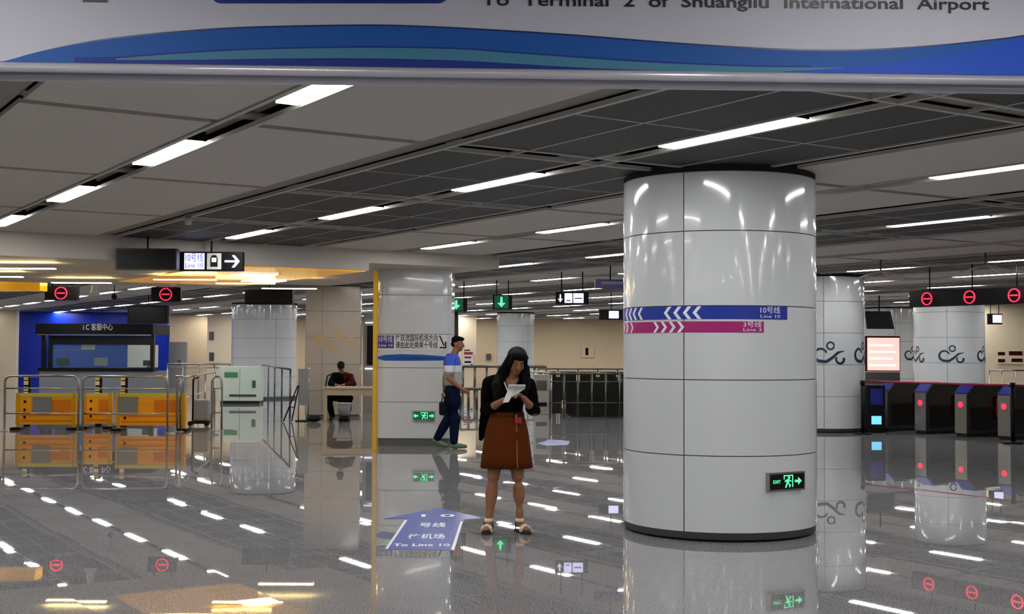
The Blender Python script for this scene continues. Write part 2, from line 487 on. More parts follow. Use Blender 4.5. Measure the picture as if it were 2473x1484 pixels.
for (i, k, c, sn) in lamps:
    u = U0 + PU*(k+0.5)
    if blocked(u+0.8, V0+PIT*i) or blocked(u-0.8, V0+PIT*i): continue
    if (i, k) == (0, -2): u -= 1.95   # unseen tube slid along its row, off the grid, to brighten the banner
    p = uvw(u, V0+PIT*i, CEIL)
    if i == 4 and k in (0, 1): continue
    if any(math.hypot(p.x-cx_, p.y-cy_) < rr_ for cx_, cy_, rr_ in ((-4.4, 30.2, 2.0), (6.23, 25.5, 1.5), (10.87, 31.5, 1.5), (12.8, 43.0, 1.6), (0.14, 50.0, 1.5), (-8.1, 41.5, 1.9))): continue
    q = p
    vis = q.y > 6 and abs(q.x) < 0.404*q.y
    o = proto if not used else copy_tree(proto); used = True
    o.location = p; o.rotation_euler = (0, 0, GA)
    if vis and i in ROWN and cnt.get(i, 0) < len(ORD):
        cnt[i] = cnt.get(i, 0) + 1
        o['label'] = '%s linear ceiling lamp of %s' % (ORD[cnt[i]-1], ROWN[i])
        o['group'] = 'linear ceiling lamps in rows'
    elif vis:
        o['label'] = 'short lit linear lamp in the distant part of the ceiling'
        o['group'] = 'distant linear ceiling lamps'
    else:
        o['label'] = 'lit linear ceiling lamp outside the picture'
        o['group'] = 'linear ceiling lamps outside the picture'

# ------------------------------------------------------------------ dropped soffit / portal with gold underside
sof = MB()
sof.box(-2.0, 8.55, 17.5, 24.2, 2.78, CEIL+0.1)
so = gplace(sof.build('trim_1', M['white_metal'])); tag(so, kind='structure')
sof2 = gplace(MB().box(8.55, 10.9, 17.5, 24.2, 2.90, CEIL+0.1).build('trim_2', M['white_metal'])); tag(sof2, kind='structure')
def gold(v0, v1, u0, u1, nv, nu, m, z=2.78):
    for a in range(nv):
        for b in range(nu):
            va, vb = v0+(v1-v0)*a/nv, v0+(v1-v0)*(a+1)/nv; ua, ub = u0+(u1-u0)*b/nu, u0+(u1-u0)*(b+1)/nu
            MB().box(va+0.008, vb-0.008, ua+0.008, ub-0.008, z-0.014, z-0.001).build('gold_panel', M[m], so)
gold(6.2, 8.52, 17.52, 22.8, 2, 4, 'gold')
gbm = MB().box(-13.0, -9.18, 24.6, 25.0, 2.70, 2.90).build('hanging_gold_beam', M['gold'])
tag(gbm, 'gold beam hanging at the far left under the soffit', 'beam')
for n_, (v_, u_, lb) in enumerate(((7.35, 19.2, 'added glowing patch on the gold ceiling right of the arrow sign'), (8.15, 20.8, 'added glowing patch on the gold ceiling nearest the yellow edge'))):
    q = uvw(u_, v_, 2.76)
    t = thing('glow_square', lb, 'lamp', q, GA)  # glowing squares added to stand for bright lit patches on the gold
    MB().box(-0.30, 0.30, -0.30, 0.30, -0.012, 0.0).build('diffuser', M['patch_glow'], t)
    MB().box(-0.33, 0.33, -0.33, 0.33, 0.0005, 0.004).build('frame', M['alu'], t)
# lamps under the soffit
for n_, (x, y, rz, lb) in enumerate(((-6.95, 17.85, 0.0, 'pale yellow lamp at the upper left under the gold soffit edge'), (-8.2, 19.9, 0.0, 'pale yellow lamp at the far left under the soffit'),
                         (-7.35, 21.6, 0.0, 'pale yellow lamp above the left red no entry sign'),
                         (-5.3, 20.5, 0.0, 'warm lamp right behind the metro arrow sign'), (-4.55, 21.6, 0.0, 'warm lamp in the gold ceiling right of the arrow sign'),
                         (-4.1, 23.3, 0.0, 'warm lamp at the back of the gold ceiling near the yellow jamb'))):
    L = make_lamp(M['lamp_warm'], 1.0, 0.10)
    L.location = (x, y, 2.70); L.rotation_euler = (0, 0, PI/2)
    L['label'] = lb
    for ch in list(L.children):
        if ch.name.startswith('housing'): bpy.data.objects.remove(ch)

# yellow edge of the portal, standing beside the second column
pj = at(905.5, 1088, 19.9)
j = MB().box(pj.x-0.028, pj.x+0.028, 19.75, 19.95, 0, 2.80).build('portal_edge', M['yellow'])
tag(j, 'tall thin yellow edge strip standing at the left of the second white column', 'trim')

# ------------------------------------------------------------------ clad round columns
def column(cx, cy, r, seams, joints, label, top=CEIL-0.03, cat='column', n=96):
    t = thing('clad_column', label, cat, (cx, cy, 0))
    MB().cyl(0, 0, 0.02, CEIL+0.05, r-0.012, 64).build('joint_core', M['joint'], t)
    MB().cyl(0, 0, 0.0, joints[0], r-0.03, 64).build('plinth', M['plinth'], t)
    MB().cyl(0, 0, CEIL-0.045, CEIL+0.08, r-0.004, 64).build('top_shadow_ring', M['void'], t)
    zs = joints
    for a0, a1 in zip(seams, seams[1:] + [seams[0] + 360]):
        for z0, z1 in zip(zs, zs[1:]):
            mb = MB(); g = 0.004
            A0 = math.radians(a0) + g/r; A1 = math.radians(a1) - g/r
            m_ = max(4, int((a1-a0)/4))
            rows = []
            for q in range(m_+1):
                a = A0 + (A1-A0)*q/m_
                ca, sa = math.cos(a), math.sin(a)
                rows.append([mb.bm.verts.new((ri*ca, ri*sa, z)) for ri, z in ((r, z0+g), (r, z1-g), (r, z1-g), (r-0.02, z1-g), (r-0.02, z0+g), (r, z0+g))])
            for A, B in zip(rows, rows[1:]):
                for q, q2 in ((0, 1), (2, 3), (3, 4), (4, 5)):
                    f = mb.bm.faces.new((A[q], A[q2], B[q2], B[q]) if q == 0 else (A[q], B[q], B[q2], A[q2]))
                    if q == 0:
                        f.smooth = True
                        if f.normal.dot(Vector((math.cos(A0), math.sin(A0), 0))) < 0 and False: f.normal_flip()
            mb.bm.normal_update()
            for f in mb.bm.faces:
                if f.smooth and f.normal.dot(Vector((f.calc_center_median().x, f.calc_center_median().y, 0))) < 0: f.normal_flip()
            mb.build('cladding_panel', M['enamel'], t)
    return t
P1 = at(1736.0, 850, 11.22)
C1R = 0.842
J1 = [0.074, 0.702, 1.325, 1.935, 2.555, 3.05]
c1 = column(P1.x, P1.y, C1R, [-90-19.9-9.2+0, -90+100-9.2, -90+220-9.2], J1, 'big glossy white round column in front, with blue and magenta line bands')
# bands and print follow the curve; phi is measured from the direction that faces the camera
FACE = math.atan2(-P1.y, -P1.x)
def phi_of(px): return math.asin(max(-0.999, min(0.999, (px-1736.0)/229.0)))
def wrapc(r): return lambda s, z, d=0.0: Vector(((r+d)*math.cos(FACE + s/r), (r+d)*math.sin(FACE + s/r), z))
W1 = wrapc(C1R)
def band(x0phi, x1phi, z0, z1, m, name, d0=0.0005, d1=0.003, parent=c1, r=C1R):
    mb = MB(); n_ = max(2, int(abs(x1phi-x0phi)/0.05))
    rows = []
    for q in range(n_+1):
        s = (x0phi + (x1phi-x0phi)*q/n_) * r
        rows.append([mb.bm.verts.new(W1(s, z, d)) for z, d in ((z0, d1), (z1, d1), (z1, d0), (z0, d0))])
    for A, B in zip(rows, rows[1:]):
        for q in range(4): mb.bm.faces.new((A[q], B[q], B[(q+1)%4], A[(q+1)%4]))
    mb.bm.faces.new(rows[0]); mb.bm.faces.new(rows[-1][::-1])
    bmesh.ops.recalc_face_normals(mb.bm, faces=mb.bm.faces)
    return mb.build(name, m, parent)
band(-2.0, phi_of(1888), 1.825, 1.932, M['blue'], 'line_band')
band(-2.0, phi_of(1835), 1.715, 1.806, M['magenta'], 'line_band')
def chevron(phi, z, hh, ww, st, direc, m):
    s0 = phi*C1R; mb = MB()
    pts = [(s0 - direc*ww/2, z+hh/2), (s0 - direc*ww/2 + st, z+hh/2), (s0 + direc*ww/2 + st, z), (s0 - direc*ww/2 + st, z-hh/2), (s0 - direc*ww/2, z-hh/2), (s0 + direc*ww/2, z)]
    a = [mb.bm.verts.new(W1(p[0], p[1], 0.0045)) for p in pts]
    b = [mb.bm.verts.new(W1(p[0], p[1], 0.0031)) for p in pts]
    for q in ((0,1,2,5),(5,2,3,4)):
        mb.bm.faces.new([a[i] for i in q])
    for i in range(6): mb.bm.faces.new((a[i], b[i], b[(i+1)%6], a[(i+1)%6]))
    bmesh.ops.recalc_face_normals(mb.bm, faces=mb.bm.faces)
    return mb.build('chevron', m, c1)
for px in (1620, 1642, 1664, 1686): chevron(phi_of(px)-0.01, 1.878, 0.104, 0.042, 0.032, -1, M['print_white'])
for px in (1521, 1531, 1542, 1556): chevron(phi_of(px)-0.01, 1.878, 0.104, 0.042, 0.030, -1, M['print_white'])
for px in (1594, 1612, 1631, 1650): chevron(phi_of(px)-0.01, 1.760, 0.088, 0.036, 0.028, 1, M['print_white'])
for px in (1514, 1523, 1536): chevron(phi_of(px)-0.02, 1.760, 0.088, 0.036, 0.026, 1, M['print_white'])
def ctext(body, px, z, hh, width, m):
    ph = phi_of(px)*C1R
    text('lettering', body, hh, m, c1, None, width=width, depth=0.0008, wrap=lambda p: W1(ph + p.x, z + p.y, 0.0045 + p.z))
ctext('10号线', 1850, 1.897, 0.045, 0.185, M['print_white'])
ctext('Line 10', 1850, 1.849, 0.026, 0.185, M['print_white'])
ctext('3号线', 1810, 1.778, 0.038, 0.155, M['print_white'])
ctext('Line 3', 1810, 1.737, 0.024, 0.155, M['print_white'])

def exit_sign(label, loc, rz, W_=0.40, H_=0.165, both=False):
    t = thing('exit_sign', label, 'sign', loc, rz)
    MB().box(-W_/2, W_/2, -0.012, 0.03, -H_/2, H_/2).build('frame', M['steel'], t, bevel=0.003)
    MB().box(-W_/2+0.016, W_/2-0.016, -0.016, -0.0125, -H_/2+0.016, H_/2-0.016).build('dark_face', M['led_greend'] if both else M['black'], t)
    y0, y1 = -0.0195, -0.0165; s = H_/0.165
    a = MB(); d = s
    a.prism([(0.085*d, 0.010*d), (0.125*d, 0.010*d), (0.125*d, 0.032*d), (0.165*d, 0), (0.125*d, -0.032*d), (0.125*d, -0.010*d), (0.085*d, -0.010*d)], y0, y1)
    a.build('arrow', M['led_green'], t)
    if both:
        MB().prism([(-0.085*d, 0.010*d), (-0.125*d, 0.010*d), (-0.125*d, 0.032*d), (-0.165*d, 0), (-0.125*d, -0.032*d), (-0.125*d, -0.010*d), (-0.085*d, -0.010*d)], y0, y1).build('arrow', M['led_green'], t)
    else:
        text('lettering', 'EXIT', 0.030*d, M['led_green'], t, FR(-0.125*d, -0.018, 0.0), width=0.085*d, depth=0.001)
    g = MB()
    g.box(-0.045*d, 0.062*d, y0, y1, 0.048*d, 0.056*d); g.box(-0.045*d, -0.037*d, y0, y1, 0.02*d, 0.056*d); g.box(0.054*d, 0.062*d, y0, y1, -0.05*d, 0.056*d)
    g.build('door_symbol', M['led_green'], t)
    r = MB()
    r.prism([(0.016*d+0.012*d*math.cos(q*PI/4), 0.033*d+0.012*d*math.sin(q*PI/4)) for q in range(8)], y0, y1)
    r.prism([(-0.012*d, 0.018*d), (0.018*d, 0.020*d), (0.012*d, -0.016*d), (-0.012*d, -0.012*d)], y0, y1)
    r.prism([(-0.012*d, 0.018*d), (-0.036*d, 0.004*d), (-0.031*d, -0.004*d), (-0.010*d, 0.008*d)], y0, y1)
    r.prism([(0.014*d, 0.018*d), (0.044*d, 0.004*d), (0.040*d, -0.004*d), (0.012*d, 0.008*d)], y0, y1)
    r.prism([(-0.012*d, -0.010*d), (0.002*d, -0.014*d), (-0.016*d, -0.052*d), (-0.030*d, -0.052*d)], y0, y1)
    r.prism([(0.002*d, -0.012*d), (0.014*d, -0.016*d), (0.036*d, -0.032*d), (0.028*d, -0.052*d), (0.018*d, -0.050*d), (0.020*d, -0.034*d)], y0, y1)
    r.build('running_figure', M['led_green'], t)
    return t
ps = phi_of(1884)
ep = Vector((P1.x, P1.y, 0)) + Vector((math.cos(FACE+ps), math.sin(FACE+ps), 0))*(C1R+0.004)
exit_sign('green running figure exit sign low on the big white column', (ep.x, ep.y, 0.490), FACE+ps+PI/2, 0.40, 0.155)

# second column: flat clad face beside the yellow edge
def rrect(w_, d_, r, n=6):
    P = []
    for (sx, sy, a0) in ((1, -1, -90), (1, 1, 0), (-1, 1, 90), (-1, -1, 180)):
        for q in range(n+1):
            a = math.radians(a0 + 90*q/n)
            P.append((sx*(w_/2-r) + r*math.cos(a), sy*(d_/2-r) + r*math.sin(a)))
    return P
def square_column(xl, xr, yf, d_, joints, label, r=0.10, seams=(), mt='enamel', name='clad_column', rz=0.0, cat='column', seam_gap=0.004):
    w_ = xr-xl; t = thing(name, label, cat, ((xl+xr)/2, yf+d_/2, 0), rz)
    MB().prism(rrect(w_-0.04, d_-0.04, r), 0, CEIL-0.03, 'xy').build('joint_core', M['joint'], t)
    MB().prism(rrect(w_-0.06, d_-0.06, r), 0, joints[0]+0.002, 'xy').build('plinth', M['plinth'], t)
    xs = [-w_/2] + [s for s in seams] + [w_/2]
    for z0, z1 in zip(joints, joints[1:]):
        poly = rrect(w_, d_, r)
        if not seams:
            MB().prism(poly, z0+seam_gap, z1-seam_gap, 'xy').build('cladding_panel', M[mt], t)
        else:
            for a, b in zip(xs, xs[1:]):
                bm_ = MB(); bm_.prism(poly, z0+seam_gap, z1-seam_gap, 'xy')
                for (px_, nx) in ((a+0.003 if a > -w_/2 else a-1, -1), (b-0.003 if b < w_/2 else b+1, 1)):
                    geom = bm_.bm.verts[:] + bm_.bm.edges[:] + bm_.bm.faces[:]
                    rr = bmesh.ops.bisect_plane(bm_.bm, geom=geom, plane_co=(px_, 0, 0), plane_no=(nx, 0, 0), clear_outer=True)
                    eds = [e for e in rr['geom_cut'] if isinstance(e, bmesh.types.BMEdge)]
                    if eds: bmesh.ops.contextual_create(bm_.bm, geom=eds)
                bm_.build('cladding_panel', M[mt], t)
    return t
xl, xr = at(909, 850, 20.75).x, at(1090, 850, 20.75).x
def zz(y, Y, x=1000): return at(x, y, Y).z
J2 = [zz(1060, 20.75), zz(972, 20.75), zz(889, 20.75), zz(808, 20.75), zz(713, 20.75), 3.05]
c2 = square_column(xl, xr, 20.75, 1.2, J2, 'white clad column behind the yellow edge, with a line 10 direction sign', r=0.14)
W2 = xr-xl; yf2 = -0.6
def c2x(px): return at(px, 850, 20.75).x - (xl+xr)/2
# its printed sign
MB().box(c2x(911), c2x(1080), yf2-0.006, yf2-0.001, zz(846, 20.75), zz(809, 20.75)).build('sign_panel', M['white'], c2)
MB().box(c2x(912), c2x(951), yf2-0.009, yf2-0.0065, zz(842, 20.75), zz(811, 20.75)).build('line_badge', M['purple'], c2)
text('lettering', '10号线', 0.085, M['print_white'], c2, FR(c2x(931.5), yf2-0.011, zz(821, 20.75)), width=0.22, depth=0.001)
text('lettering', 'Line 10', 0.05, M['print_white'], c2, FR(c2x(931.5), yf2-0.011, zz(835, 20.75)), width=0.22, depth=0.001)
text('lettering', '往双流国际机场方向', 0.085, M['print_black'], c2, FR(c2x(1006), yf2-0.008, zz(818, 20.75)), width=0.69, depth=0.001, bold=0.0015)
text('lettering', '请由此处换乘十号线', 0.085, M['print_black'], c2, FR(c2x(1006), yf2-0.008, zz(835, 20.75)), width=0.69, depth=0.001, bold=0.0015)
ax, az = c2x(1069), zz(827, 20.75)
ar = MB()
ar.prism([(ax-0.062, az+0.105), (ax-0.040, az+0.115), (ax+0.035, az-0.05), (ax+0.012, az-0.06)], yf2-0.009, yf2-0.007)
ar.prism([(ax+0.062, az-0.10), (ax-0.05, az-0.10), (ax-0.05, az-0.075), (ax+0.036, az-0.075), (ax+0.036, az+0.01), (ax+0.062, az+0.01)], yf2-0.009, yf2-0.007)
ar.build('arrow', M['print_black'], c2)
wv = MB()
top = [(908, 864), (930, 858), (970, 856), (1020, 857), (1065, 860), (1084, 862)]
bot = [(1084, 870), (1065, 871), (1000, 872), (930, 872), (908, 866)]
wv.prism([(c2x(a), zz(b, 20.75)) for a, b in top+bot], yf2-0.004, yf2-0.001)
wv.build('blue_wave', M['b_main'], c2)
MB().prism([(c2x(a), zz(b, 20.75)) for a, b in ((930, 866), (1000, 863), (1084, 865), (1084, 868), (1000, 867))], yf2-0.006, yf2-0.0045).build('navy_wave', M['b_navy'], c2)
pe = at(1023.5, 1005, 20.72)
exit_sign('small green exit sign with two arrows low on the second white column', (pe.x, pe.y, pe.z), 0, 0.36, 0.17, both=True)

# cloud motif that runs around the far columns
def motif(t, r, fa, s_off, z, sc, m):
    # open rings and strokes: a big C, a tail, a small ring and a hook
    def stroke(pts, w0):
        mb = MB(); L = []
        for q, (x, y, wd) in enumerate(pts):
            x1, y1, _ = pts[min(q+1, len(pts)-1)]; x0, y0, _ = pts[max(q-1, 0)]
            d = Vector((x1-x0, y1-y0, 0)).normalized(); nrm = Vector((-d.y, d.x, 0)) * wd * w0
            L.append(((x+nrm.x, y+nrm.y), (x-nrm.x, y-nrm.y)))
        rows = []
        for a, b in L:
            row = []
            for (p, dd) in ((a, 0.006), (b, 0.006), (b, 0.001), (a, 0.001)):
                s = (s_off + p[0]*sc)/r
                row.append(mb.bm.verts.new(((r+dd)*math.cos(fa+s), (r+dd)*math.sin(fa+s), z + p[1]*sc)))
            rows.append(row)
        for A, B in zip(rows, rows[1:]):
            for q in range(4): mb.bm.faces.new((A[q], B[q], B[(q+1)%4], A[(q+1)%4]))
        mb.bm.faces.new(rows[0]); mb.bm.faces.new(rows[-1][::-1])
        bmesh.ops.recalc_face_normals(mb.bm, faces=mb.bm.faces)
        mb.build('cloud_stroke', m, t)
    arc = lambda cx, cy, rr, a0, a1, n_, w_a, w_b: [(cx+rr*math.cos(math.radians(a0+(a1-a0)*q/n_)), cy+rr*math.sin(math.radians(a0+(a1-a0)*q/n_)), w_a+(w_b-w_a)*q/n_) for q in range(n_+1)]
    stroke(arc(-0.33, 0.0, 0.15, 20, 270, 12, 0.020, 0.040) + [(-0.2, -0.16, 0.04), (-0.05, -0.06, 0.035), (0.08, 0.06, 0.028), (0.24, 0.10, 0.008)], 1)
    stroke(arc(-0.10, 0.22, 0.085, 0, 350, 14, 0.020, 0.020), 1)
    stroke(arc(0.13, -0.10, 0.10, 150, 380, 10, 0.022, 0.034), 1)
def fcolumn(px, Yc, r, label, seams_off, joints, mot=(), top=3.05):
    p = at(px, 850, Yc)
    fa = math.atan2(-p.y, -p.x)
    base = math.degrees(fa)
    t = column(p.x, p.y, r, [base + s for s in seams_off], joints, label)
    for (ppx, zpx, sc) in mot:
        s = math.asin(max(-0.97, min(0.97, (ppx-px)/(r*FPX/Yc))))*r
        motif(t, r, fa, s, at(ppx, zpx, Yc-r).z, sc, M['print_navy'])
    return t
Jf = [0.075, 0.70, 1.32, 1.94, 2.56, 3.05]
fcolumn(1984, 25.5, 0.842, 'white round column with dark cloud motif just right of the big column', [3, 123, 243], Jf, [(2014, 858, 0.82), (2100, 858, 0.82)])
fcolumn(2292, 31.5, 0.842, 'white round column with cloud motif behind the red no entry display', [-3, 117, 237], Jf, [(2224, 860, 0.75), (2307, 860, 0.80), (2396, 860, 0.75)])
fcolumn(2150, 43.0, 0.90, 'far white column with cloud motif behind the pink screen', [10, 130, 250], Jf, [(2205, 858, 0.9)])
fcolumn(1245, 50.0, 0.74, 'far white round column behind the woman', [40, 160, 280], Jf)
fcolumn(638, 41.5, 1.05, 'wide white column behind the pale green cabinet', [20, 140, 260], Jf)

# ------------------------------------------------------------------ walls and blocks at the back
def wall_block(name, x0, x1, Y, d_, m, z1=CEIL, z0=0.0):
    a, b = at(x0, 850, Y).x, at(x1, 850, Y).x
    return MB().box(a, b, Y, Y+d_, z0, z1).build(name, M[m])
tag(wall_block('wall_blue', 40, 404, 52, 0.3, 'bluewall'), kind='structure')
tag(wall_block('wall_beige', 405, 505, 56, 0.3, 'beige'), kind='structure')
o = tag(wall_block('pilaster', 500, 566, 54, 0.5, 'beige2', z1=3.08), 'pale beige pilaster left of the wide white column', 'pilaster')
for yy in (812, 862):
    p = at(511, yy, 53.98)
    MB().box(p.x-0.10, p.x+0.10, 53.97, 54.0, p.z-0.18, p.z+0.18).build('wall_notice', M['dsteel'], o)
o = tag(wall_block('door_panel', 405, 450, 53.4, 0.2, 'greywall', z1=1.9), 'grey blue door panel right of the service kiosk', 'door')
p = at(435, 870, 53.38); MB().box(p.x-0.03, p.x+0.03, 53.33, 53.4, 0.95, 1.15).build('handle', M['steel'], o)
tag(wall_block('wall_left_near', -60, 38, 50, 0.3, 'beige2'), kind='structure')
tag(wall_block('wall_centre', 1105, 1150, 55, 0.4, 'beige2'), kind='structure')
tag(wall_block('wall_olive', 2378, 2600, 40, 0.4, 'beige2'), kind='structure')
tag(wall_block('wall_dark', 1090, 1106, 50, 0.3, 'plinth'), kind='structure')
# slats of small print on the right-hand wall
def notice(name, px0, px1, py0, py1, Y, m, label, lines=(), cat='notice'):
    a, b = at(px0, py0, Y), at(px1, py1, Y)
    t = thing(name, label, cat, ((a.x+b.x)/2, Y, b.z))
    hw = (b.x-a.x)/2; hh = a.z-b.z
    MB().box(-hw, hw, -0.02, 0.0, 0, hh).build('board', M[m], t)
    for (x0, x1, z0, z1, mm) in lines:
        MB().box(-hw+2*hw*x0, -hw+2*hw*x1, -0.026, -0.0205, hh*z0, hh*z1).build('print_bar', M[mm], t)
    return t
notice('wall_sign', 2408, 2470, 846, 880, 39.95, 'beige2', 'olive wall sign with brown dashes at the right edge', [(0.02, 0.30, 0.62, 0.86, 'guard_r'), (0.45, 0.98, 0.62, 0.92, 'guard_r'), (0.02, 0.30, 0.12, 0.36, 'guard_r'), (0.55, 0.98, 0.15, 0.40, 'guard_r')], 'sign')
notice('wall_poster', 1118, 1143, 842, 886, 54.9, 'white', 'white notice with red lines behind the walking man', [(0.1, 0.7, 0.86, 0.94, 'redtag'), (0.1, 0.95, 0.66, 0.8, 'redtag'), (0.15, 0.8, 0.45, 0.56, 'redtag'), (0.15, 0.8, 0.2, 0.3, 'guard_r'), (0.75, 0.95, 0.04, 0.14, 'guard')], 'poster')
notice('wall_poster', 1405, 1434, 838, 864, 60.9, 'beige2', 'small pinkish notice on the back beige wall right of the woman', [(0.3, 0.55, 0.2, 0.9, 'guard_r')], 'poster')
notice('wall_sign', 1174, 1186, 855, 870, 60.9, 'dsteel', 'tiny dark sign on the beige wall left of the woman', [], 'sign')

# beige stone block with faint flower motif behind the desk
xa, xb = at(730, 850, 29.6).x, at(862, 850, 29.6).x
mj = [0.06, 0.62, 1.24, 1.86, 2.48, 3.07]
mb_ = square_column(xa, xb, 29.6, 1.5, mj, 'beige stone clad block with faint gold flowers behind the desk', r=0.02, seams=(-0.25,), mt='marble', name='stone_block', cat='pillar', rz=0.10)
for (fx, fz, s) in ((-0.30, 1.80, 0.17), (0.12, 1.92, 0.13), (0.42, 1.76, 0.12), (-0.05, 1.62, 0.10)):
    m5 = MB()
    for q in range(6):
        a = q*PI/3
        cx_, cz_ = fx + s*0.6*math.cos(a), fz + s*0.6*math.sin(a)
        m5.prism([(cx_ + s*0.42*math.cos(w_*PI/5), cz_ + s*0.42*math.sin(w_*PI/5)) for w_ in range(10)], -0.754-q*0.0004, -0.751)
    m5.build('flower_print', M['print_gold'], mb_)
# dark display wall right of it
p0, p1_ = at(863, 786, 31.0), at(903, 888, 31.0)
t = thing('display_cabinet', 'tall dark display between stone block and yellow edge', 'display', ((p0.x+p1_.x)/2+0.42, 31.6, 0))
MB().box(-0.55, 0.55, 0, 0.35, 0.0, 2.5).build('body', M['greywall'], t)
MB().box(-0.45, 0.45, -0.02, -0.002, p1_.z+0.05, p0.z).build('dark_screen', M['blackglass'], t)
MB().box(-0.5, 0.5, -0.05, -0.002, p1_.z-0.06, p1_.z-0.02).build('light_shelf', M['led_white'], t)
MB().box(-0.5, 0.5, -0.05, -0.002, p0.z+0.06, p0.z+0.09).build('light_strip', M['led_white'], t)

# ------------------------------------------------------------------ overhead banner
def bp(x, y, d=0.0):
    r = ray(x, y); return Vector((0, 0, EYE)) + r * ((4.5 - d)/(r.y - 0.044*r.x))
bn = thing('overhead_banner', 'wide grey overhead banner with blue waves and airport lettering', 'banner', (0, 0, 0))
def bprism(pts, d0, d1, name, m):
    mb = MB()
    a = [mb.bm.verts.new(bp(x, y, d0)) for x, y in pts]; b = [mb.bm.verts.new(bp(x, y, d1)) for x, y in pts]
    n = len(pts); mb.bm.faces.new(b)
    for i in range(n): mb.bm.faces.new((a[i], b[i], b[(i+1)%n], a[(i+1)%n]))
    bmesh.ops.triangulate(mb.bm, faces=[f for f in mb.bm.faces if len(f.verts) > 4])
    bmesh.ops.recalc_face_normals(mb.bm, faces=mb.bm.faces)
    return mb.build(name, M[m], bn)
def smooth_curve(pts, n=8):
    out = []
    for i in range(len(pts)-1):
        p0 = pts[max(i-1, 0)]; p1 = pts[i]; p2 = pts[i+1]; p3 = pts[min(i+2, len(pts)-1)]
        for q in range(n):
            t_ = q/n
            f = lambda a, b, c, d: 0.5*((2*b)+(-a+c)*t_+(2*a-5*b+4*c-d)*t_*t_+(-a+3*b-3*c+d)*t_**3)
            out.append((f(p0[0], p1[0], p2[0], p3[0]), f(p0[1], p1[1], p2[1], p3[1])))
    out.append(pts[-1]); return out
def fb(x): return 150 + (x)*0.01335   # where the face meets the bottom rail
# body box
bm_ = MB()
A = [bp(-400, -165, 0), bp(2900, -165, 0), bp(2900, fb(2900), 0), bp(-400, fb(-400), 0)]
Bk = [p + Vector((0, 0.16, 0)) for p in A]
va = [bm_.bm.verts.new(p) for p in A]; vb = [bm_.bm.verts.new(p) for p in Bk]
bm_.bm.faces.new(va); bm_.bm.faces.new(vb[::-1])
for i in range(4): bm_.bm.faces.new((va[i], vb[i], vb[(i+1)%4], va[(i+1)%4]))
bmesh.ops.recalc_face_normals(bm_.bm, faces=bm_.bm.faces)
bm_.build('face_panel', M['banner'], bn)
for sx in (300, 2200):
    p = bp(sx, -160); MB().cyl(p.x, p.y+0.08, p.z-0.05, CEIL+0.31, 0.02, 12).build('hanger_rod', M['dsteel'], bn)
rl = MB(); rr_ = 0.0175
rl.tube([bp(x, fb(x)+12, 0.0) + Vector((0, -0.002, 0)) for x in (-400, 2900)], rr_, 20)
rl.tube([bp(x, fb(x)+12, 0.0) + Vector((0, 0.15, 0)) for x in (-400, 2900)], rr_, 20)
rl.build('bottom_rail', M['alu'], bn)
top = smooth_curve([(-90, 151), (0, 149), (60, 134), (130, 118), (220, 102), (330, 88), (450, 77), (600, 68), (850, 63), (1000, 65), (1200, 75), (1400, 88), (1600, 104), (1800, 117), (1950, 123), (2100, 122), (2250, 113), (2400, 98), (2473, 88), (2700, 50)])
under = [(x, fb(x)-1) for x in (2700, 2000, 1400, 800, 300, -60)]
def ev(curve, x):
    for (x0, y0), (x1, y1) in zip(curve, curve[1:]):
        if x0 <= x <= x1: return y0 + (y1-y0)*(x-x0)/max(1e-6, x1-x0)
    return curve[0][1] if x < curve[0][0] else curve[-1][1]
def bstrip(x0, x1, ft, fbm, d0, d1, name, m, n=120):
    mb = MB(); prev = None
    for q in range(n+1):
        x = x0 + (x1-x0)*q/n; yt, yb = ft(x), max(ft(x)+0.2, fbm(x))
        row = [mb.bm.verts.new(bp(x, y, d)) for y, d in ((yt, d1), (yb, d1), (yb, d0), (yt, d0))]
        if prev:
            for i in range(4): mb.bm.faces.new((prev[i], row[i], row[(i+1)%4], prev[(i+1)%4]))
        prev = row
    bmesh.ops.recalc_face_normals(mb.bm, faces=mb.bm.faces)
    return mb.build(name, M[m], bn)
base_ = lambda x: fb(x)-1
bstrip(40, 2700, lambda x: ev(top, x)-4*min(1, (x-40)/200), lambda x: ev(top, x)+2, 0.0005, 0.0014, 'wave_edge', 'b_dark')
bstrip(-60, 2700, lambda x: min(ev(top, x), base_(x)-0.2), base_, 0.0005, 0.0018, 'wave_blue', 'b_main')
te_t = smooth_curve([(270, 142), (400, 132), (550, 123), (700, 118), (900, 115.5), (1100, 119), (1233, 128), (1400, 140), (1550, 150), (1700, 157), (1850, 162), (2050, 163)])
te_b2 = smooth_curve([(270, 145), (500, 144), (700, 141), (900, 141), (1100, 146), (1233, 153), (1400, 163), (1600, 171), (1800, 174), (1950, 173), (2050, 165)])
bstrip(180, 1960, lambda x: min(ev(te_t, x)-4, base_(x)-1) if x < 2000 else base_(x)-1, base_, 0.0018, 0.0024, 'wave_navy', 'b_navy')
bstrip(280, 2040, lambda x: ev(te_t, x), lambda x: ev(te_b2, x), 0.0024, 0.003, 'wave_teal', 'b_teal')
ry = smooth_curve([(1890, 173), (2050, 163), (2200, 148), (2330, 125), (2473, 93), (2700, 56)])
bstrip(1890, 2700, lambda x: ev(ry, x), base_, 0.003, 0.0036, 'wave_royal', 'b_royal')
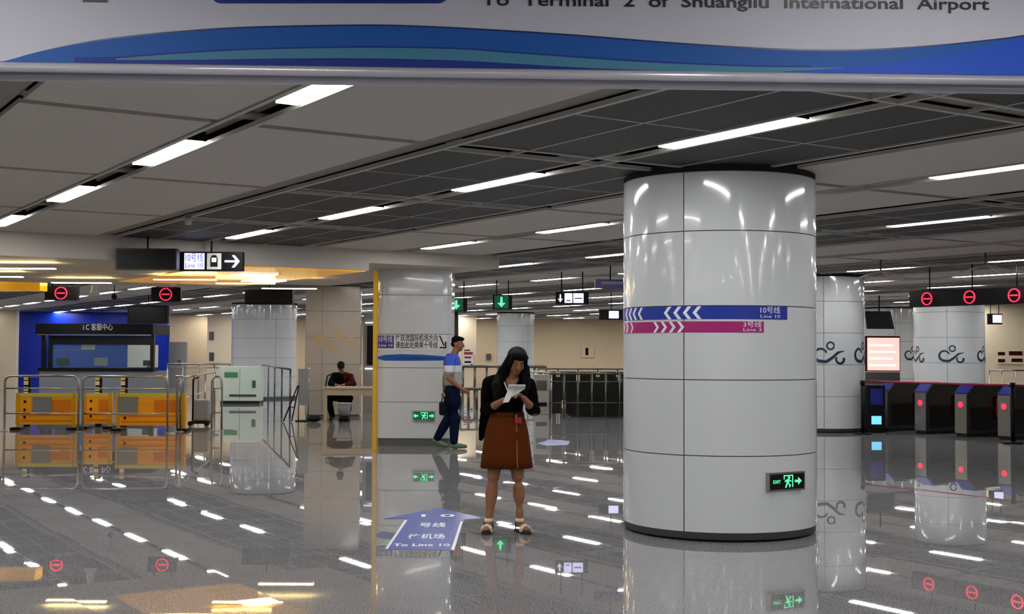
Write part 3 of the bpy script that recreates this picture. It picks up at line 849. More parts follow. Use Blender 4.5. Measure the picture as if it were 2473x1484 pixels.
# lettering: "To Terminal 2 of Shuangliu International Airport"
def btext(body, x0, x1, y0, y1, hpx, m, dep=0.0008, bold=0.0):
    Lp, Rp = bp(x0, y0), bp(x1, y1)
    ax = (Rp-Lp); wd = ax.length; ax.normalize()
    nrm = Vector((ax.y, -ax.x, 0)).normalized()
    upv = nrm.cross(ax)*-1
    if upv.z < 0: upv = -upv
    c = (Lp+Rp)/2
    R = Matrix((ax, upv, nrm)).transposed().to_4x4(); R.translation = c + nrm*0.003
    text('lettering', body, hpx/680.0, m, bn, R, width=wd, depth=dep, bold=bold)
btext('To  Terminal  2  of  Shuangliu  International  Airport', 1163, 2388, 1, 12, 29, M['print_black'], bold=0.0008)
def rbox(x0, x1, y0, y1, name, m, r=26):
    pts = []
    for (cx_, cy_, a0) in ((x1-r, y1-r, 0), (x0+r, y1-r, 90), (x0+r, y0+r, 180), (x1-r, y0+r, 270)):
        for q in range(7):
            a = math.radians(a0+15*q); pts.append((cx_+r*math.cos(a), cy_+r*math.sin(a)))
    bprism(pts, 0.0005, 0.002, name, m)
rbox(508, 1084, -150, 8, 'navy_badge', 'b_navy')
rbox(516, 1076, -142, 1, 'badge_inner', 'b_dark')
bprism([(200, 5), (260, 6), (260, -60), (200, -60)], 0.0005, 0.002, 'black_pictogram', 'print_black')

# ------------------------------------------------------------------ hanging signs
def hang_box(name, px0, px1, py0, py1, Y, label, d_=0.12, rods=2, m='black', rz=0.0, rodz=CEIL+0.02, rodr=0.012, cat='sign', inset=0.2):
    a, b = at(px0, py0, Y), at(px1, py1, Y)
    cxx = (a.x+b.x)/2; W_ = (b.x-a.x); z0, z1 = b.z, a.z
    t = thing(name, label, cat, (cxx, Y, z0), rz)
    MB().box(-W_/2, W_/2, 0, d_, 0, z1-z0).build('casing', M[m], t, bevel=0.006)
    for k in range(rods):
        x = (-W_/2 + W_*inset + (W_*(1-2*inset))*k/max(1, rods-1)) if rods > 1 else 0
        MB().cyl(x, d_/2, z1-z0, rodz-z0, rodr, 10).build('hanger_rod', M['black'], t)
    return t, W_, z1-z0
def panel(t, W_, H_, x0, x1, z0, z1, m, name, d=0.008):
    return MB().box(-W_/2+W_*x0, -W_/2+W_*x1, -d, -0.001, H_*z0, H_*z1).build(name, M[m], t)
def ring_sign(t, x, z, r, m='led_red', y=-0.02):
    mb = MB(); n = 24
    for q in range(n):
        a0, a1 = 2*PI*q/n, 2*PI*(q+1)/n
        mb.prism([(x+r*math.cos(a0), z+r*math.sin(a0)), (x+r*math.cos(a1), z+r*math.sin(a1)), (x+r*0.85*math.cos(a1), z+r*0.85*math.sin(a1)), (x+r*0.85*math.cos(a0), z+r*0.85*math.sin(a0))], y, y+0.018)
    mb.build('red_ring', M[m], t)
    MB().box(x-r*0.62, x+r*0.62, y, y+0.018, z-r*0.10, z+r*0.10).build('red_bar', M[m], t)
t, W_, H_ = hang_box('direction_sign', 430, 586, 608, 655, 17.7, 'black hanging sign with blue line 10 panel, train symbol and right arrow', rods=1)
panel(t, W_, H_, 0.10, 0.41, 0.08, 0.92, 'led_white', 'line_panel')
text('lettering', '10号线', H_*0.36, M['led_blue'], t, FR(-W_/2+W_*0.255, -0.011, H_*0.66), width=W_*0.27, depth=0.001)
text('lettering', 'Line 10', H_*0.24, M['led_blue'], t, FR(-W_/2+W_*0.255, -0.011, H_*0.27), width=W_*0.27, depth=0.001)
panel(t, W_, H_, 0.45, 0.67, 0.08, 0.92, 'white', 'train_panel')
cxp = -W_/2 + W_*0.56
tr = MB()
tr.prism([(cxp-W_*0.055, H_*0.22), (cxp+W_*0.055, H_*0.22), (cxp+W_*0.055, H_*0.66), (cxp+W_*0.03, H_*0.82), (cxp-W_*0.03, H_*0.82), (cxp-W_*0.055, H_*0.66)], -0.014, -0.009)
tr.build('train_symbol', M['print_black'], t)
MB().box(cxp-W_*0.035, cxp+W_*0.035, -0.018, -0.0145, H_*0.46, H_*0.68).build('train_window', M['led_white'], t)
cxa = -W_/2 + W_*0.845
aw = MB(); k_ = H_
aw.box(cxa-0.11, cxa+0.06, -0.014, -0.002, H_*0.5-0.014, H_*0.5+0.014)
aw.prism([(cxa+0.10, k_*0.5), (cxa+0.03, k_*0.5+0.085), (cxa-0.01, k_*0.5+0.085), (cxa+0.055, k_*0.5), (cxa-0.01, k_*0.5-0.085), (cxa+0.03, k_*0.5-0.085)], -0.0135, -0.0025)
aw.build('arrow', M['led_white'], t)
t, W_, H_ = hang_box('display_box', 279, 426, 600, 652, 17.2, 'unlit dark hanging display box left of the line 10 sign', rods=1, m='plinth', d_=0.16)
panel(t, W_, H_, 0.03, 0.97, 0.06, 0.94, 'blackglass', 'dark_face')
for (x0, x1, yc, lb) in ((108, 187, 709, 'left hanging black sign with red no entry ring above the kiosk'), (365, 436, 712, 'right hanging black sign with red no entry ring beside the white lamp')):
    t, W_, H_ = hang_box('no_entry_sign', x0, x1, yc-18, yc+17, 25.0, lb, rods=2, rodz=CEIL)
    ring_sign(t, 0, H_/2, 0.125)
t, W_, H_ = hang_box('display_box', 591, 706, 699, 736, 26.0, 'unlit black hanging box left of the stone block', rods=1, d_=0.2)
panel(t, W_, H_, 0.03, 0.97, 0.08, 0.92, 'blackglass', 'dark_face')
t, W_, H_ = hang_box('hanging_monitor', 308, 404, 738, 782, 36.0, 'black hanging monitor over the kiosk corner', rods=1, d_=0.2)
panel(t, W_, H_, 0.04, 0.96, 0.08, 0.92, 'blackglass', 'dark_face')
# green down arrow lane signs
for (x0, x1, y0, y1, Y, xa_, lb) in ((1087, 1128, 720, 753, 27.8, 1102, 'green down arrow lane sign partly behind the second column'), (1190, 1237, 712, 748, 27.4, 1211, 'green down arrow lane sign hanging left of centre')):
    t, W_, H_ = hang_box('lane_sign', x0, x1, y0, y1, Y, lb, rods=2, rodz=CEIL)
    fx = at(xa_, 730, Y).x - t.location.x
    MB().box(fx-0.15, fx+0.15, -0.006, -0.001, 0.02, H_-0.02).build('green_face', M['led_greend'], t)
    MB().prism([(fx, 0.05), (fx-0.085, 0.14), (fx-0.028, 0.14), (fx-0.018, H_-0.05), (fx+0.018, H_-0.05), (fx+0.028, 0.14), (fx+0.085, 0.14)], -0.012, -0.0065).build('arrow', M['led_green'], t)
t, W_, H_ = hang_box('direction_sign', 1342, 1422, 705, 736, 24.4, 'hanging black sign with white down arrow and two lilac panels', rods=2, inset=0.18)
panel(t, W_, H_, 0.27, 0.50, 0.12, 0.88, 'led_white', 'lilac_panel'); panel(t, W_, H_, 0.53, 0.84, 0.12, 0.88, 'led_white', 'lilac_panel')
MB().box(-W_/2+W_*0.32, -W_/2+W_*0.45, -0.013, -0.009, H_*0.26, H_*0.34).build('symbol_bar', M['blue'], t)
MB().box(-W_/2+W_*0.57, -W_/2+W_*0.80, -0.013, -0.009, H_*0.44, H_*0.52).build('symbol_bar', M['blue'], t)
fx = -W_/2+W_*0.14
MB().prism([(fx, 0.04), (fx-0.05, 0.115), (fx-0.015, 0.10), (fx-0.012, H_-0.05), (fx+0.012, H_-0.05), (fx+0.015, 0.10), (fx+0.05, 0.115)], -0.012, -0.001).build('arrow', M['led_white'], t)
t, W_, H_ = hang_box('direction_sign', 1447, 1506, 748, 773, 33.0, 'small hanging black sign with one lilac panel beside the big column', rods=1)
panel(t, W_, H_, 0.40, 0.80, 0.14, 0.86, 'led_white', 'lilac_panel')
t, W_, H_ = hang_box('direction_sign', 1437, 1512, 675, 697, 22.5, 'purple hanging sign half hidden by the big column', rods=1, m='purple', rodz=CEIL+0.3)
panel(t, W_, H_, 0.2, 0.9, 0.45, 0.75, 'plate', 'pale_strip')
t, W_, H_ = hang_box('direction_sign', 2387, 2421, 758, 784, 37.0, 'tiny hanging sign with lit panel in front of the olive wall', rods=2)
panel(t, W_, H_, 0.3, 0.95, 0.15, 0.88, 'led_white', 'lit_panel')

# hanging cone pendants, dome cameras, ceiling speakers
t = thing('antenna_pendant', 'white hanging cone fitting left of the unlit hanging display', 'fixture', at(229, 715, 24.0))
MB().tube([(0,0,0),(0,0,0.08),(0,0,0.33),(0,0,0.55)], [0.12, 0.07, 0.035, 0.02], 16).build('cone', M['white'], t)
MB().cyl(0, 0, 0.55, CEIL-t.location.z-0.32, 0.012, 8).build('hanger_rod', M['steel'], t)
t = thing('security_camera', 'white hanging camera above the right red no entry sign', 'camera', at(417, 690, 23.0))
MB().ell((0, 0, 0.06), (0.08, 0.08, 0.08)).build('dome', M['white'], t)
MB().cyl(0, 0, 0.12, 2.78-t.location.z, 0.02, 8).build('stem', M['white'], t)
t = thing('dome_camera', 'small black dome hanging right of the left red sign', 'camera', at(276, 722, 30.0))
MB().ell((0, 0, 0.05), (0.07, 0.07, 0.07)).build('dome', M['black'], t)
MB().cyl(0, 0, 0.1, CEIL-t.location.z, 0.01, 8).build('stem', M['black'], t)
t = thing('ceiling_speaker', 'small grey ceiling fixture under the mesh band at upper left', 'fixture', on_z(455, 522, CEIL))
MB().cyl(0, 0, -0.10, -0.015, 0.035, 16, 0.05).build('drum', M['rail'], t)
MB().cyl(0, 0, -0.015, 0.03, 0.02, 10).build('stem', M['rail'], t)
for (px, py, Y, lb) in ((2127, 655, 21.0, 'hanging four arm antenna left of the red display'), (2380, 640, 19.5, 'hanging four arm antenna above the red display')):
    p = at(px, py, Y)
    t = thing('ceiling_antenna', lb, 'fixture', p)
    MB().cyl(0, 0, 0, CEIL-p.z, 0.015, 8).build('stem', M['dsteel'], t)
    for q in range(4):
        a = PI/4 + q*PI/2
        MB().tube([(0,0,0),(0.42*math.cos(a),0.42*math.sin(a),-0.10)], 0.014, 6).build('arm', M['rail'], t)

# long red LED display over the gates, follows the gate line
lp = at(2196, 724, 22.9)
dirv = Vector((math.sin(GA), -math.cos(GA), 0))
rz = math.atan2(dirv.y, dirv.x)
t = thing('lane_display', 'long black hanging display with three red no entry rings over the gates', 'display', (lp.x, lp.y, lp.z-0.14), rz)
MB().box(0, 4.2, 0, 0.14, 0, 0.28).build('casing', M['black'], t)
def on_line(px):  # distance along the display for a pixel column
    k = (px-CX)/FPX
    return (k*lp.y - lp.x)/(dirv.x - k*dirv.y)
for px in (2240, 2343, 2451): ring_sign(t, on_line(px), 0.14, 0.115)
for px in (2240, 2343, 2451): MB().cyl(on_line(px), 0.07, 0.28, CEIL-t.location.z, 0.012, 8).build('hanger_rod', M['black'], t)

# pink screen and black monitor
a, b = at(2090, 812, 36.0), at(2174, 898, 36.0)
t = thing('information_screen', 'bright pink information screen with dark red frame', 'screen', ((a.x+b.x)/2, 36.0, 0))
w2 = (b.x-a.x)/2
MB().box(-w2, w2, 0, 0.12, b.z, a.z).build('frame', M['guard_r'], t)
MB().box(-w2+0.05, w2-0.02, -0.01, -0.001, b.z+0.03, a.z-0.05).build('display', M['screen_pink'], t)
for k in range(4):
    z = b.z + 0.15 + k*0.19
    MB().box(-w2+0.10, w2-0.12+(-0.1 if k % 2 else 0), -0.014, -0.011, z, z+0.05).build('text_line', M['screen_line'], t)
MB().box(-w2, w2, 0.02, 0.14, 0.06, b.z-0.02).build('stand', M['dsteel'], t)
MB().box(-w2-0.05, w2+0.05, -0.1, 0.3, 0, 0.06).build('foot', M['black'], t)
a, b = at(2090, 752, 34.0), at(2160, 795, 34.0)
t = thing('hanging_monitor', 'black hanging monitor above the pink screen', 'monitor', ((a.x+b.x)/2, 34.0, b.z))
w2 = (b.x-a.x)/2; hh = a.z-b.z
MB().prism([(-w2+0.06, 0), (w2, 0), (w2-0.10, hh), (-w2, hh)], 0, 0.12).build('casing', M['black'], t)
MB().prism([(-w2+0.09, 0.03), (w2-0.05, 0.03), (w2-0.13, hh-0.03), (-w2+0.04, hh-0.03)], -0.008, -0.001).build('dark_face', M['blackglass'], t)
MB().cyl(0, 0.06, hh, CEIL-b.z, 0.02, 10).build('hanger_rod', M['black'], t)

# ------------------------------------------------------------------ ticket gates on the right
gdir = dirv
g2 = on_z(2237, 1050)
ga = math.atan2(math.sin(GA), math.cos(GA))   # cabinets run along the v axis
def make_gate(label, loc, light=True):
    t = thing('ticket_gate', label, 'gate', loc, GA, 'ticket gate cabinets')
    # local x: along the passage (away), y: across
    MB().prism([(0, 0.06), (1.75, 0.06), (1.75, 0.86), (1.55, 0.97), (0.20, 0.97), (0, 0.80)], -0.13, 0.13, 'xz').build('cabinet', M['dsteel'], t, bevel=0.01)
    MB().box(0.02, 1.73, -0.12, 0.12, 0, 0.06).build('base', M['plinth'], t)
    MB().box(-0.012, -0.001, -0.13, 0.13, 0.07, 0.80).build('end_face', M['steel'], t)
    MB().prism([(0.0, 0.805), (0.20, 0.975), (0.60, 0.98), (0.60, 0.99), (0.19, 0.99), (-0.02, 0.815)], -0.135, 0.135, 'xz').build('blue_top', M['blue_top'], t)
    MB().box(0.75, 1.05, -0.15, -0.131, 0.30, 0.75).build('barrier_slot', M['black'], t)
    MB().prism([(0.82, 0.35), (1.0, 0.35), (1.0, 0.75), (0.82, 0.70)], -0.34, -0.151, 'xz').build('flap', M['redtag'], t)
    MB().box(0.10, 1.65, -0.136, -0.131, 0.12, 0.55).build('side_panel', M['plinth'], t)
    if light:
        mb = MB(); n = 14
        mb.prism([(0.055*math.cos(2*PI*q/n), 0.60+0.055*math.sin(2*PI*q/n)) for q in range(n)], -0.020, -0.0125, 'yz')
        mb.build('red_light', M['led_red'], t)
    return t
sp = 0.93
corner = Vector((g2.x, g2.y, 0))
lbls = {0: 'ticket gate cabinet under the pink screen', 1: 'second ticket gate cabinet, with red light, from the left', 2: 'third ticket gate cabinet, with red light, near the right edge', 3: 'ticket gate cabinet at the right edge behind the black post', -99: ''}
off = -uvw(0.13, 0) if False else Vector((-math.sin(GA)*0.13, math.cos(GA)*0.13, 0))
for k in range(0, 4):
    loc = corner + gdir*(sp*(k-1)) + off
    make_gate(lbls[k], (loc.x, loc.y, 0), light=(k > 0))
# dark terminal with the cyan display at the end of the gates
a = on_z(2083, 1045)
t = thing('ticket_terminal', 'dark terminal with glowing cyan display at the left end of the gates', 'terminal', (a.x+0.22, a.y+0.0, 0))
MB().prism([(-0.17, 0), (0.17, 0), (0.17, 0.93), (-0.17, 0.93)], -0.2, 0.2, 'xz').build('body', M['black'], t, bevel=0.01)
MB().box(-0.10, 0.09, -0.212, -0.201, 0.17, 0.33).build('cyan_display', M['led_cyan'], t)
MB().box(-0.12, 0.12, -0.21, -0.201, 0.55, 0.86).build('blue_face', M['blue_top'], t)
# red belt along the top
a, b = at(2085, 925, 24.9), None
pe_ = Vector((a.x, a.y, a.z))
mbt = MB(); zb = 1.00
q0 = Vector((a.x, a.y, zb)); q1 = q0 + gdir*4.6
mbt.tube([q0, q1], 0.018, 8)
t = tag(mbt.build('queue_belt', M['red']), 'thin dark red belt stretched along the top of the gates', 'belt')
def belt_post(px, py, label, hh=1.02):
    p = on_z(px, py)
    t = thing('belt_post', label, 'post', (p.x, p.y, 0))
    MB().cyl(0, 0, 0, 0.03, 0.17, 24).build('base', M['black'], t)
    MB().cyl(0, 0, 0.03, hh-0.08, 0.035, 16).build('pole', M['black'], t)
    MB().cyl(0, 0, hh-0.08, hh, 0.045, 16).build('head', M['black'], t)
    return t
belt_post(2447, 1072, 'black belt post at the right edge', 1.05)
belt_post(2084, 1050, 'black belt post at the left end of the red belt', 1.03)
# white railings beyond the gates
def railing(name, label, pts, hh, m, posts=4, r=0.025, mids=(0.5,), glass=None, cat='railing', pm=None, post_r=None):
    # pts: list of ground points
    t = thing(name, label, cat, (pts[0].x, pts[0].y, 0))
    o = Vector((pts[0].x, pts[0].y, 0))
    P = [Vector((p.x, p.y, 0)) - o for p in pts]
    MB().tube([p + Vector((0,0,hh)) for p in P], r, 10).build('handrail', m, t)
    for mz in mids:
        MB().tube([p + Vector((0,0,hh*mz)) for p in P], r*0.6, 8).build('mid_rail', m, t)
    for A, B in zip(P, P[1:]):
        for k in range(posts+1):
            if k == posts and B is not P[-1]: continue
            q = A.lerp(B, k/posts)
            MB().cyl(q.x, q.y, 0, hh, post_r or r*0.9, 8).build('post', pm or m, t)
            if glass and k < posts:
                q2 = A.lerp(B, (k+1)/posts); d = (q2-q).normalized()
                a_, b_ = q + d*0.05, q2 - d*0.05; n_ = Vector((-d.y, d.x, 0))*0.006
                mb = MB(); vs = []
                for z in (0.12, hh-0.08):
                    vs.append([mb.bm.verts.new(v + Vector((0,0,z))) for v in (a_-n_, b_-n_, b_+n_, a_+n_)])
                mb.bm.faces.new(vs[0][::-1]); mb.bm.faces.new(vs[1])
                for i in range(4): mb.bm.faces.new((vs[0][i], vs[0][(i+1)%4], vs[1][(i+1)%4], vs[1][i]))
                mb.build('pane', glass, t)
    return t
def G(x, Y): p = at(x, 850, Y); return Vector((p.x, Y, 0))
railing('railing', 'steel railing before the olive wall at the far right', [G(2390, 38), G(2480, 38)], 1.05, M['steel'], 3)
# ------------------------------------------------------------------ stairwell fence, centre
f0, f1 = on_z(1328, 1012), on_z(1530, 1012)
railing('stair_fence', 'dark fence with smoky panes around the stairwell', [f0, f1, f1+Vector((0.6, 6, 0))], 1.05, M['dsteel'], 6, mids=(0.82, 0.35), glass=M['dglass'])
railing('stair_fence', 'rear dark handrail behind the stairwell fence', [G(1300, 37.5), G(1540, 37.5)], 1.05, M['dsteel'], 5, mids=(0.85,), glass=M['dglass'])
t = thing('escalator', 'dark escalator head inside the stairwell fence', 'escalator', (f0.x+0.9, f0.y+1.0, 0))
for y in (0.0, 1.1):
    MB().prism([(-0.45, 0.02), (1.3, 0.02), (1.3, 0.75), (-0.2, 0.75), (-0.45, 0.6)], y, y+0.12).build('balustrade', M['plinth'], t)
    MB().tube([(-0.45, y+0.06, 0.6), (-0.25, y+0.06, 0.79), (1.3, y+0.06, 0.79)], 0.04, 8).build('handrail', M['black'], t)
MB().box(-0.4, 1.2, 0.13, 1.09, 0.005, 0.03).build('comb_plate', M['dsteel'], t)
railing('railing', 'long far handrail before the back wall, in the centre', [G(1118, 47), G(1320, 47)], 1.0, M['dsteel'], 7, mids=(), r=0.05)
railing('railing', 'middle steel railing left of the woman', [G(1112, 34), G(1172, 34)], 0.55, M['dsteel'], 3, mids=(), r=0.04)
railing('railing', 'steel railing with pale panels right behind the woman', [G(1275, 36), G(1332, 33)], 1.0, M['steel'], 3, mids=(0.8, 0.5, 0.2))
# pale kiosk boxes behind the woman
for (x0, x1, y0, y1, Y, m_, lb) in ((1290, 1326, 905, 1005, 31.5, 'greywall', 'grey ticket machine behind the woman'), (1490, 1530, 918, 990, 31.0, 'plate', 'grey machine inside the fence beside the big column')):
    a, b = at(x0, y0, Y), at(x1, y1, Y)
    t = thing('ticket_machine', lb, 'machine', ((a.x+b.x)/2, Y, 0))
    w2 = (b.x-a.x)/2
    MB().box(-w2, w2, 0, 0.35, 0.0, a.z).build('body', M[m_], t, bevel=0.01)
    MB().box(-w2*0.7, w2*0.7, -0.012, -0.001, a.z*0.6, a.z*0.85).build('dark_panel', M['dsteel'], t)
    MB().box(-w2*0.7, w2*0.7, -0.012, -0.001, a.z*0.2, a.z*0.3).build('slot', M['black'], t)

# ------------------------------------------------------------------ left part: cabinet, glass fence, kiosk, barriers
a, b = at(530, 885, 37.0), at(628, 975, 37.0)
t = thing('equipment_cabinet', 'pale green white cabinet before the wide column', 'cabinet', ((a.x+b.x)/2, 37.0, 0))
w2 = (b.x-a.x)/2; hh = a.z
MB().box(-w2, w2, 0, 0.5, 0.08, hh).build('body', M['cab'], t, bevel=0.015)
MB().box(-w2+0.03, w2-0.03, 0.03, 0.47, 0, 0.08).build('base', M['plinth'], t)
MB().box(-w2*0.75, -w2*0.1, -0.012, -0.001, hh*0.70, hh*0.84).build('green_label', M['print_green'], t)
MB().box(w2*0.60, w2*0.78, -0.012, -0.001, hh*0.42, hh*0.62).build('green_symbol', M['dgreen'], t)
MB().box(-w2*0.5, w2*0.8, -0.012, -0.001, hh*0.19, hh*0.25).build('vent', M['dsteel'], t)
MB().box(-0.004, 0.004, -0.008, -0.001, 0.10, hh-0.03).build('door_gap', M['dsteel'], t)
railing('glass_fence', 'green glass balustrade with dark posts running towards the stone block', [on_z(634, 972), on_z(700, 1010)], 1.12, M['dsteel'], 4, mids=(), glass=M['glass'])
railing('railing', 'long far handrail left of the cabinet', [G(405, 40), G(555, 40)], 1.12, M['steel'], 4, mids=(0.9,), r=0.03)
# upright grey notice and folded stand
a, b = on_z(719, 1018), on_z(745, 1018)
t = thing('notice_stand', 'grey upright notice stand left of the desk', 'stand', ((a.x+b.x)/2, a.y, 0))
w2 = (b.x-a.x)/2
MB().box(-w2, w2, 0, 0.04, 0.35, 1.15).build('board', M['plate'], t)
MB().cyl(-w2+0.01, 0.02, 0, 1.17, 0.015, 8).build('pole', M['steel'], t)
MB().cyl(w2-0.01, 0.02, 0, 1.17, 0.015, 8).build('pole', M['steel'], t)
MB().box(-w2-0.03, w2+0.03, -0.15, 0.18, 0, 0.02).build('base', M['black'], t)
t = thing('folding_stand', 'black leaning folding stand beside the notice stand', 'stand', on_z(700, 1020))
MB().tube([(-0.14, 0, 0.015), (0.17, 0, 0.80)], 0.015, 6).build('leg', M['black'], t)
MB().tube([(0.02, 0.12, 0.015), (0.19, 0, 0.80)], 0.015, 6).build('leg', M['black'], t)
MB().tube([(-0.02, 0, 0.32), (0.08, 0.08, 0.32)], 0.01, 6).build('brace', M['black'], t)
p = on_z(758, 1020)
t = tag(MB().ell((p.x, p.y, 0.075), (0.16, 0.12, 0.075)).build('black_bag', M['black']), 'black bag lying on the floor left of the desk', 'bag')

# desk, chair, guard
a, b = on_z(777, 1020), at(930, 1020, on_z(777, 1020).y)
DY = a.y
t = thing('desk', 'pale beige desk beside the yellow edge', 'desk', ((a.x+b.x)/2, DY, 0))
w2 = (b.x-a.x)/2
MB().box(-w2, w2, 0, 0.65, 0.72, 0.76).build('desktop', M['wood'], t, bevel=0.004)
MB().box(-w2+0.05, w2-0.05, 0.03, 0.05, 0.58, 0.72).build('apron', M['wood'], t)
for sx in (-1, 1):
    for yy in (0.05, 0.60):
        MB().cbox(sx*(w2-0.07), yy, 0.36, 0.07, 0.05, 0.72).build('leg', M['wood'], t)
p = Vector((at(826, 935, DY).x, DY+0.22, 0.76))
tag(MB().cbox(p.x, p.y, p.z+0.006, 0.34, 0.24, 0.012).build('paper_sheet', M['white']), 'white papers on the desk in front of the seated guard', 'paper')
p = Vector((at(830, 935, DY+0.2).x, DY+0.3, 0))
t = thing('plastic_basket', 'grey plastic basket under the desk', 'basket', p)
bk = MB(); bk.loft([(0,0,0.13,0.12,0.10),(0,0,0.40,0.155,0.13)], 20, caps=True); bk.build('tub', M['plate'], t)
MB().loft([(0,0,0.385,0.165,0.14),(0,0,0.415,0.165,0.14)], 20).build('rim', M['white'], t)
MB().loft([(0,0,0.0,0.12,0.10),(0,0,0.129,0.118,0.098)], 20).build('base', M['black'], t)
gx = at(826, 900, DY+0.9).x
t = thing('chair', 'black chair of the seated guard, back loop showing left of him', 'chair', (gx-0.08, DY+1.05, 0))
MB().box(-0.24, 0.24, -0.22, 0.22, 0.42, 0.47).build('seat', M['black'], t, bevel=0.01)
for sx in (-1, 1):
    for sy in (-1, 1): MB().cyl(sx*0.21, sy*0.19, 0, 0.42, 0.014, 8).build('leg', M['black'], t)
MB().tube([(-0.30, 0.2, 0.45), (-0.34, 0.2, 0.75), (-0.30, 0.2, 0.98), (-0.15, 0.2, 1.05), (0.15, 0.2, 1.05), (0.26, 0.2, 0.95), (0.26, 0.2, 0.45)], 0.016, 8).build('back_frame', M['black'], t)
MB().box(-0.2, 0.2, 0.19, 0.21, 0.62, 0.9).build('backrest', M['black'], t)

# kiosk
KY = 41.0
def kx(px): return at(px, 850, KY).x
def kz(py, px=250): return at(px, py, KY).z
kc = kx(250)
t = thing('service_kiosk', 'dark service kiosk with lettered fascia and blue interior', 'kiosk', (kc, KY, 0))
X = lambda px: kx(px)-kc
MB().box(X(92), X(374), -0.25, -0.15, kz(808), kz(783)).build('fascia', M['black'], t)
MB().box(X(374)-0.10, X(374), -0.149, 1.75, kz(808), kz(783)).build('side_fascia', M['black'], t)
MB().box(X(96), X(370), -0.26, -0.251, kz(811), kz(808.5)).build('fascia_edge', M['steel'], t)
text('lettering', 'i C 客服中心', 0.17, M['print_white'], t, FR(X(242), -0.262, kz(792)), width=X(278)-X(207), depth=0.004)
for px in (104, 121, 367): MB().box(X(px)-0.06, X(px)+0.06, 0, 0.15, 0.9, kz(808)).build('post', M['plinth'], t)
MB().box(X(60), X(372), 1.75, 1.85, 0.0, kz(808)).build('rear_panel', M['bluewall'], t)
MB().box(X(122), X(364), 0.02, 0.10, kz(833), kz(812)).build('header_panel', M['plinth'], t)
MB().box(X(100), X(374), -0.15, 1.75, 0.0, kz(897)).build('counter_body', M['plate'], t)
MB().box(X(98), X(376), -0.22, 0.3, kz(897), kz(889)).build('counter_top', M['black'], t)
X2 = lambda px: at(px, 850, KY+1.7).x-kc
MB().box(X2(308), X2(382), 1.70, 1.745, kz(889), kz(833)).build('inner_board', M['white'], t)
MB().box(X(186), X(218), 0.4, 0.44, kz(845), kz(833)).build('hanging_plate', M['white'], t)
MB().box(X2(112), X2(306), 1.73, 1.748, kz(847.5), kz(846.5)).build('blue_line', M['b_teal'], t)
g = MB().box(X(122), X(364), 0.06, 0.075, kz(889), kz(833)).build('pane', M['glass'], t)
def ontop(name, label, cat, px, w_, h_, m, y=0.12):
    o = thing(name, label, cat, (at(px, 850, KY+y).x, KY+y, kz(889)))
    MB().box(-w_/2, w_/2, 0, 0.04, 0.06, 0.06+h_).build('body', M[m], o, bevel=0.008)
    MB().box(-w_/4, w_/4, -0.03, 0.10, 0.0, 0.02).build('stand', M['black'], o)
    MB().box(-0.02, 0.02, 0.02, 0.05, 0.02, 0.07).build('neck', M['black'], o)
    return o
ontop('computer_monitor', 'dark monitor at the left of the kiosk counter', 'monitor', 152, 0.42, 0.24, 'black', 0.75)
ontop('computer_monitor', 'pale grey monitor in the middle of the kiosk counter', 'monitor', 243, 0.44, 0.26, 'plate', 0.75)
ontop('computer_monitor', 'small black monitor before the white board in the kiosk', 'monitor', 358, 0.34, 0.18, 'black', 0.75)

# orange barriers
def barrier(px0, px1, Y, label, plate=None, legs=True):
    a, b = at(px0, 950, Y), at(px1, 950, Y)
    t = thing('safety_barrier', label, 'barrier', ((a.x+b.x)/2, Y, 0), 0, 'orange barriers behind the steel railing')
    W_ = b.x-a.x; ht = a.z
    MB().box(-W_/2, W_/2, 0, 0.03, ht-0.07, ht).build('top_board', M['lemon'], t)
    MB().box(-W_/2, W_/2, 0.002, 0.028, 0.10, ht-0.075).build('panel', M['barrier'], t)
    for z in (0.16, 0.27): MB().box(-W_/2+0.1, W_/2-0.1, -0.006, 0.0, z, z+0.03).build('printed_stripe', M['barrier_dark'], t)
    MB().box(W_*0.05, W_*0.40, -0.006, 0.0, ht*0.50, ht*0.82).build('printed_block', M['barrier_dark'], t)
    for sx in (-1, 1):
        MB().box(sx*(W_/2-0.05)-0.025, sx*(W_/2-0.05)+0.025, -0.02, 0.05, 0.04, ht).build('end_post', M['yellow'], t)
        MB().box(sx*(W_/2-0.05)-0.10, sx*(W_/2-0.05)+0.10, -0.14, 0.16, 0.0, 0.05).build('foot', M['black'], t)
    for z in (0.22, 0.36, 0.52): MB().box(-W_/2+0.16, -W_/2+0.20, -0.01, 0.0, z, z+0.05).build('black_clip', M['black'], t)
    if plate:
        p0, p1 = at(plate[0], 960, Y).x - t.location.x, at(plate[1], 960, Y).x - t.location.x
        MB().box(p0, p1, -0.03, -0.011, ht*0.45, ht*0.90).build('notice_plate', M['plate'], t)
    return t
barrier(38, 186, 24.6, 'left orange barrier with a grey notice plate', (80, 125))
barrier(198, 272, 25.0, 'short middle orange barrier', None)
barrier(280, 450, 24.4, 'right orange barrier with a pale notice plate', (286, 334))
def marker(px, Y, label, w_=0.12):
    p = at(px, 950, Y)
    t = thing('striped_marker', label, 'marker', (p.x, Y, 0), 0)
    MB().box(-w_/2, w_/2, 0, 0.05, 0.0, 1.04).build('core', M['black'], t)
    for k, z in enumerate((0.62, 0.72, 0.84, 0.94)):
        MB().box(-w_/2-0.01, w_/2*0.3, -0.012, -0.001, z, z+0.08).build('stripe', M['lemon' if k % 2 else 'white'], t)
for px, lb in ((66, 'yellow and black striped post behind the left barrier'), (238, 'striped post behind the middle barrier'), (300, 'striped post at the left end of the right barrier')):
    marker(px, 25.6, lb)
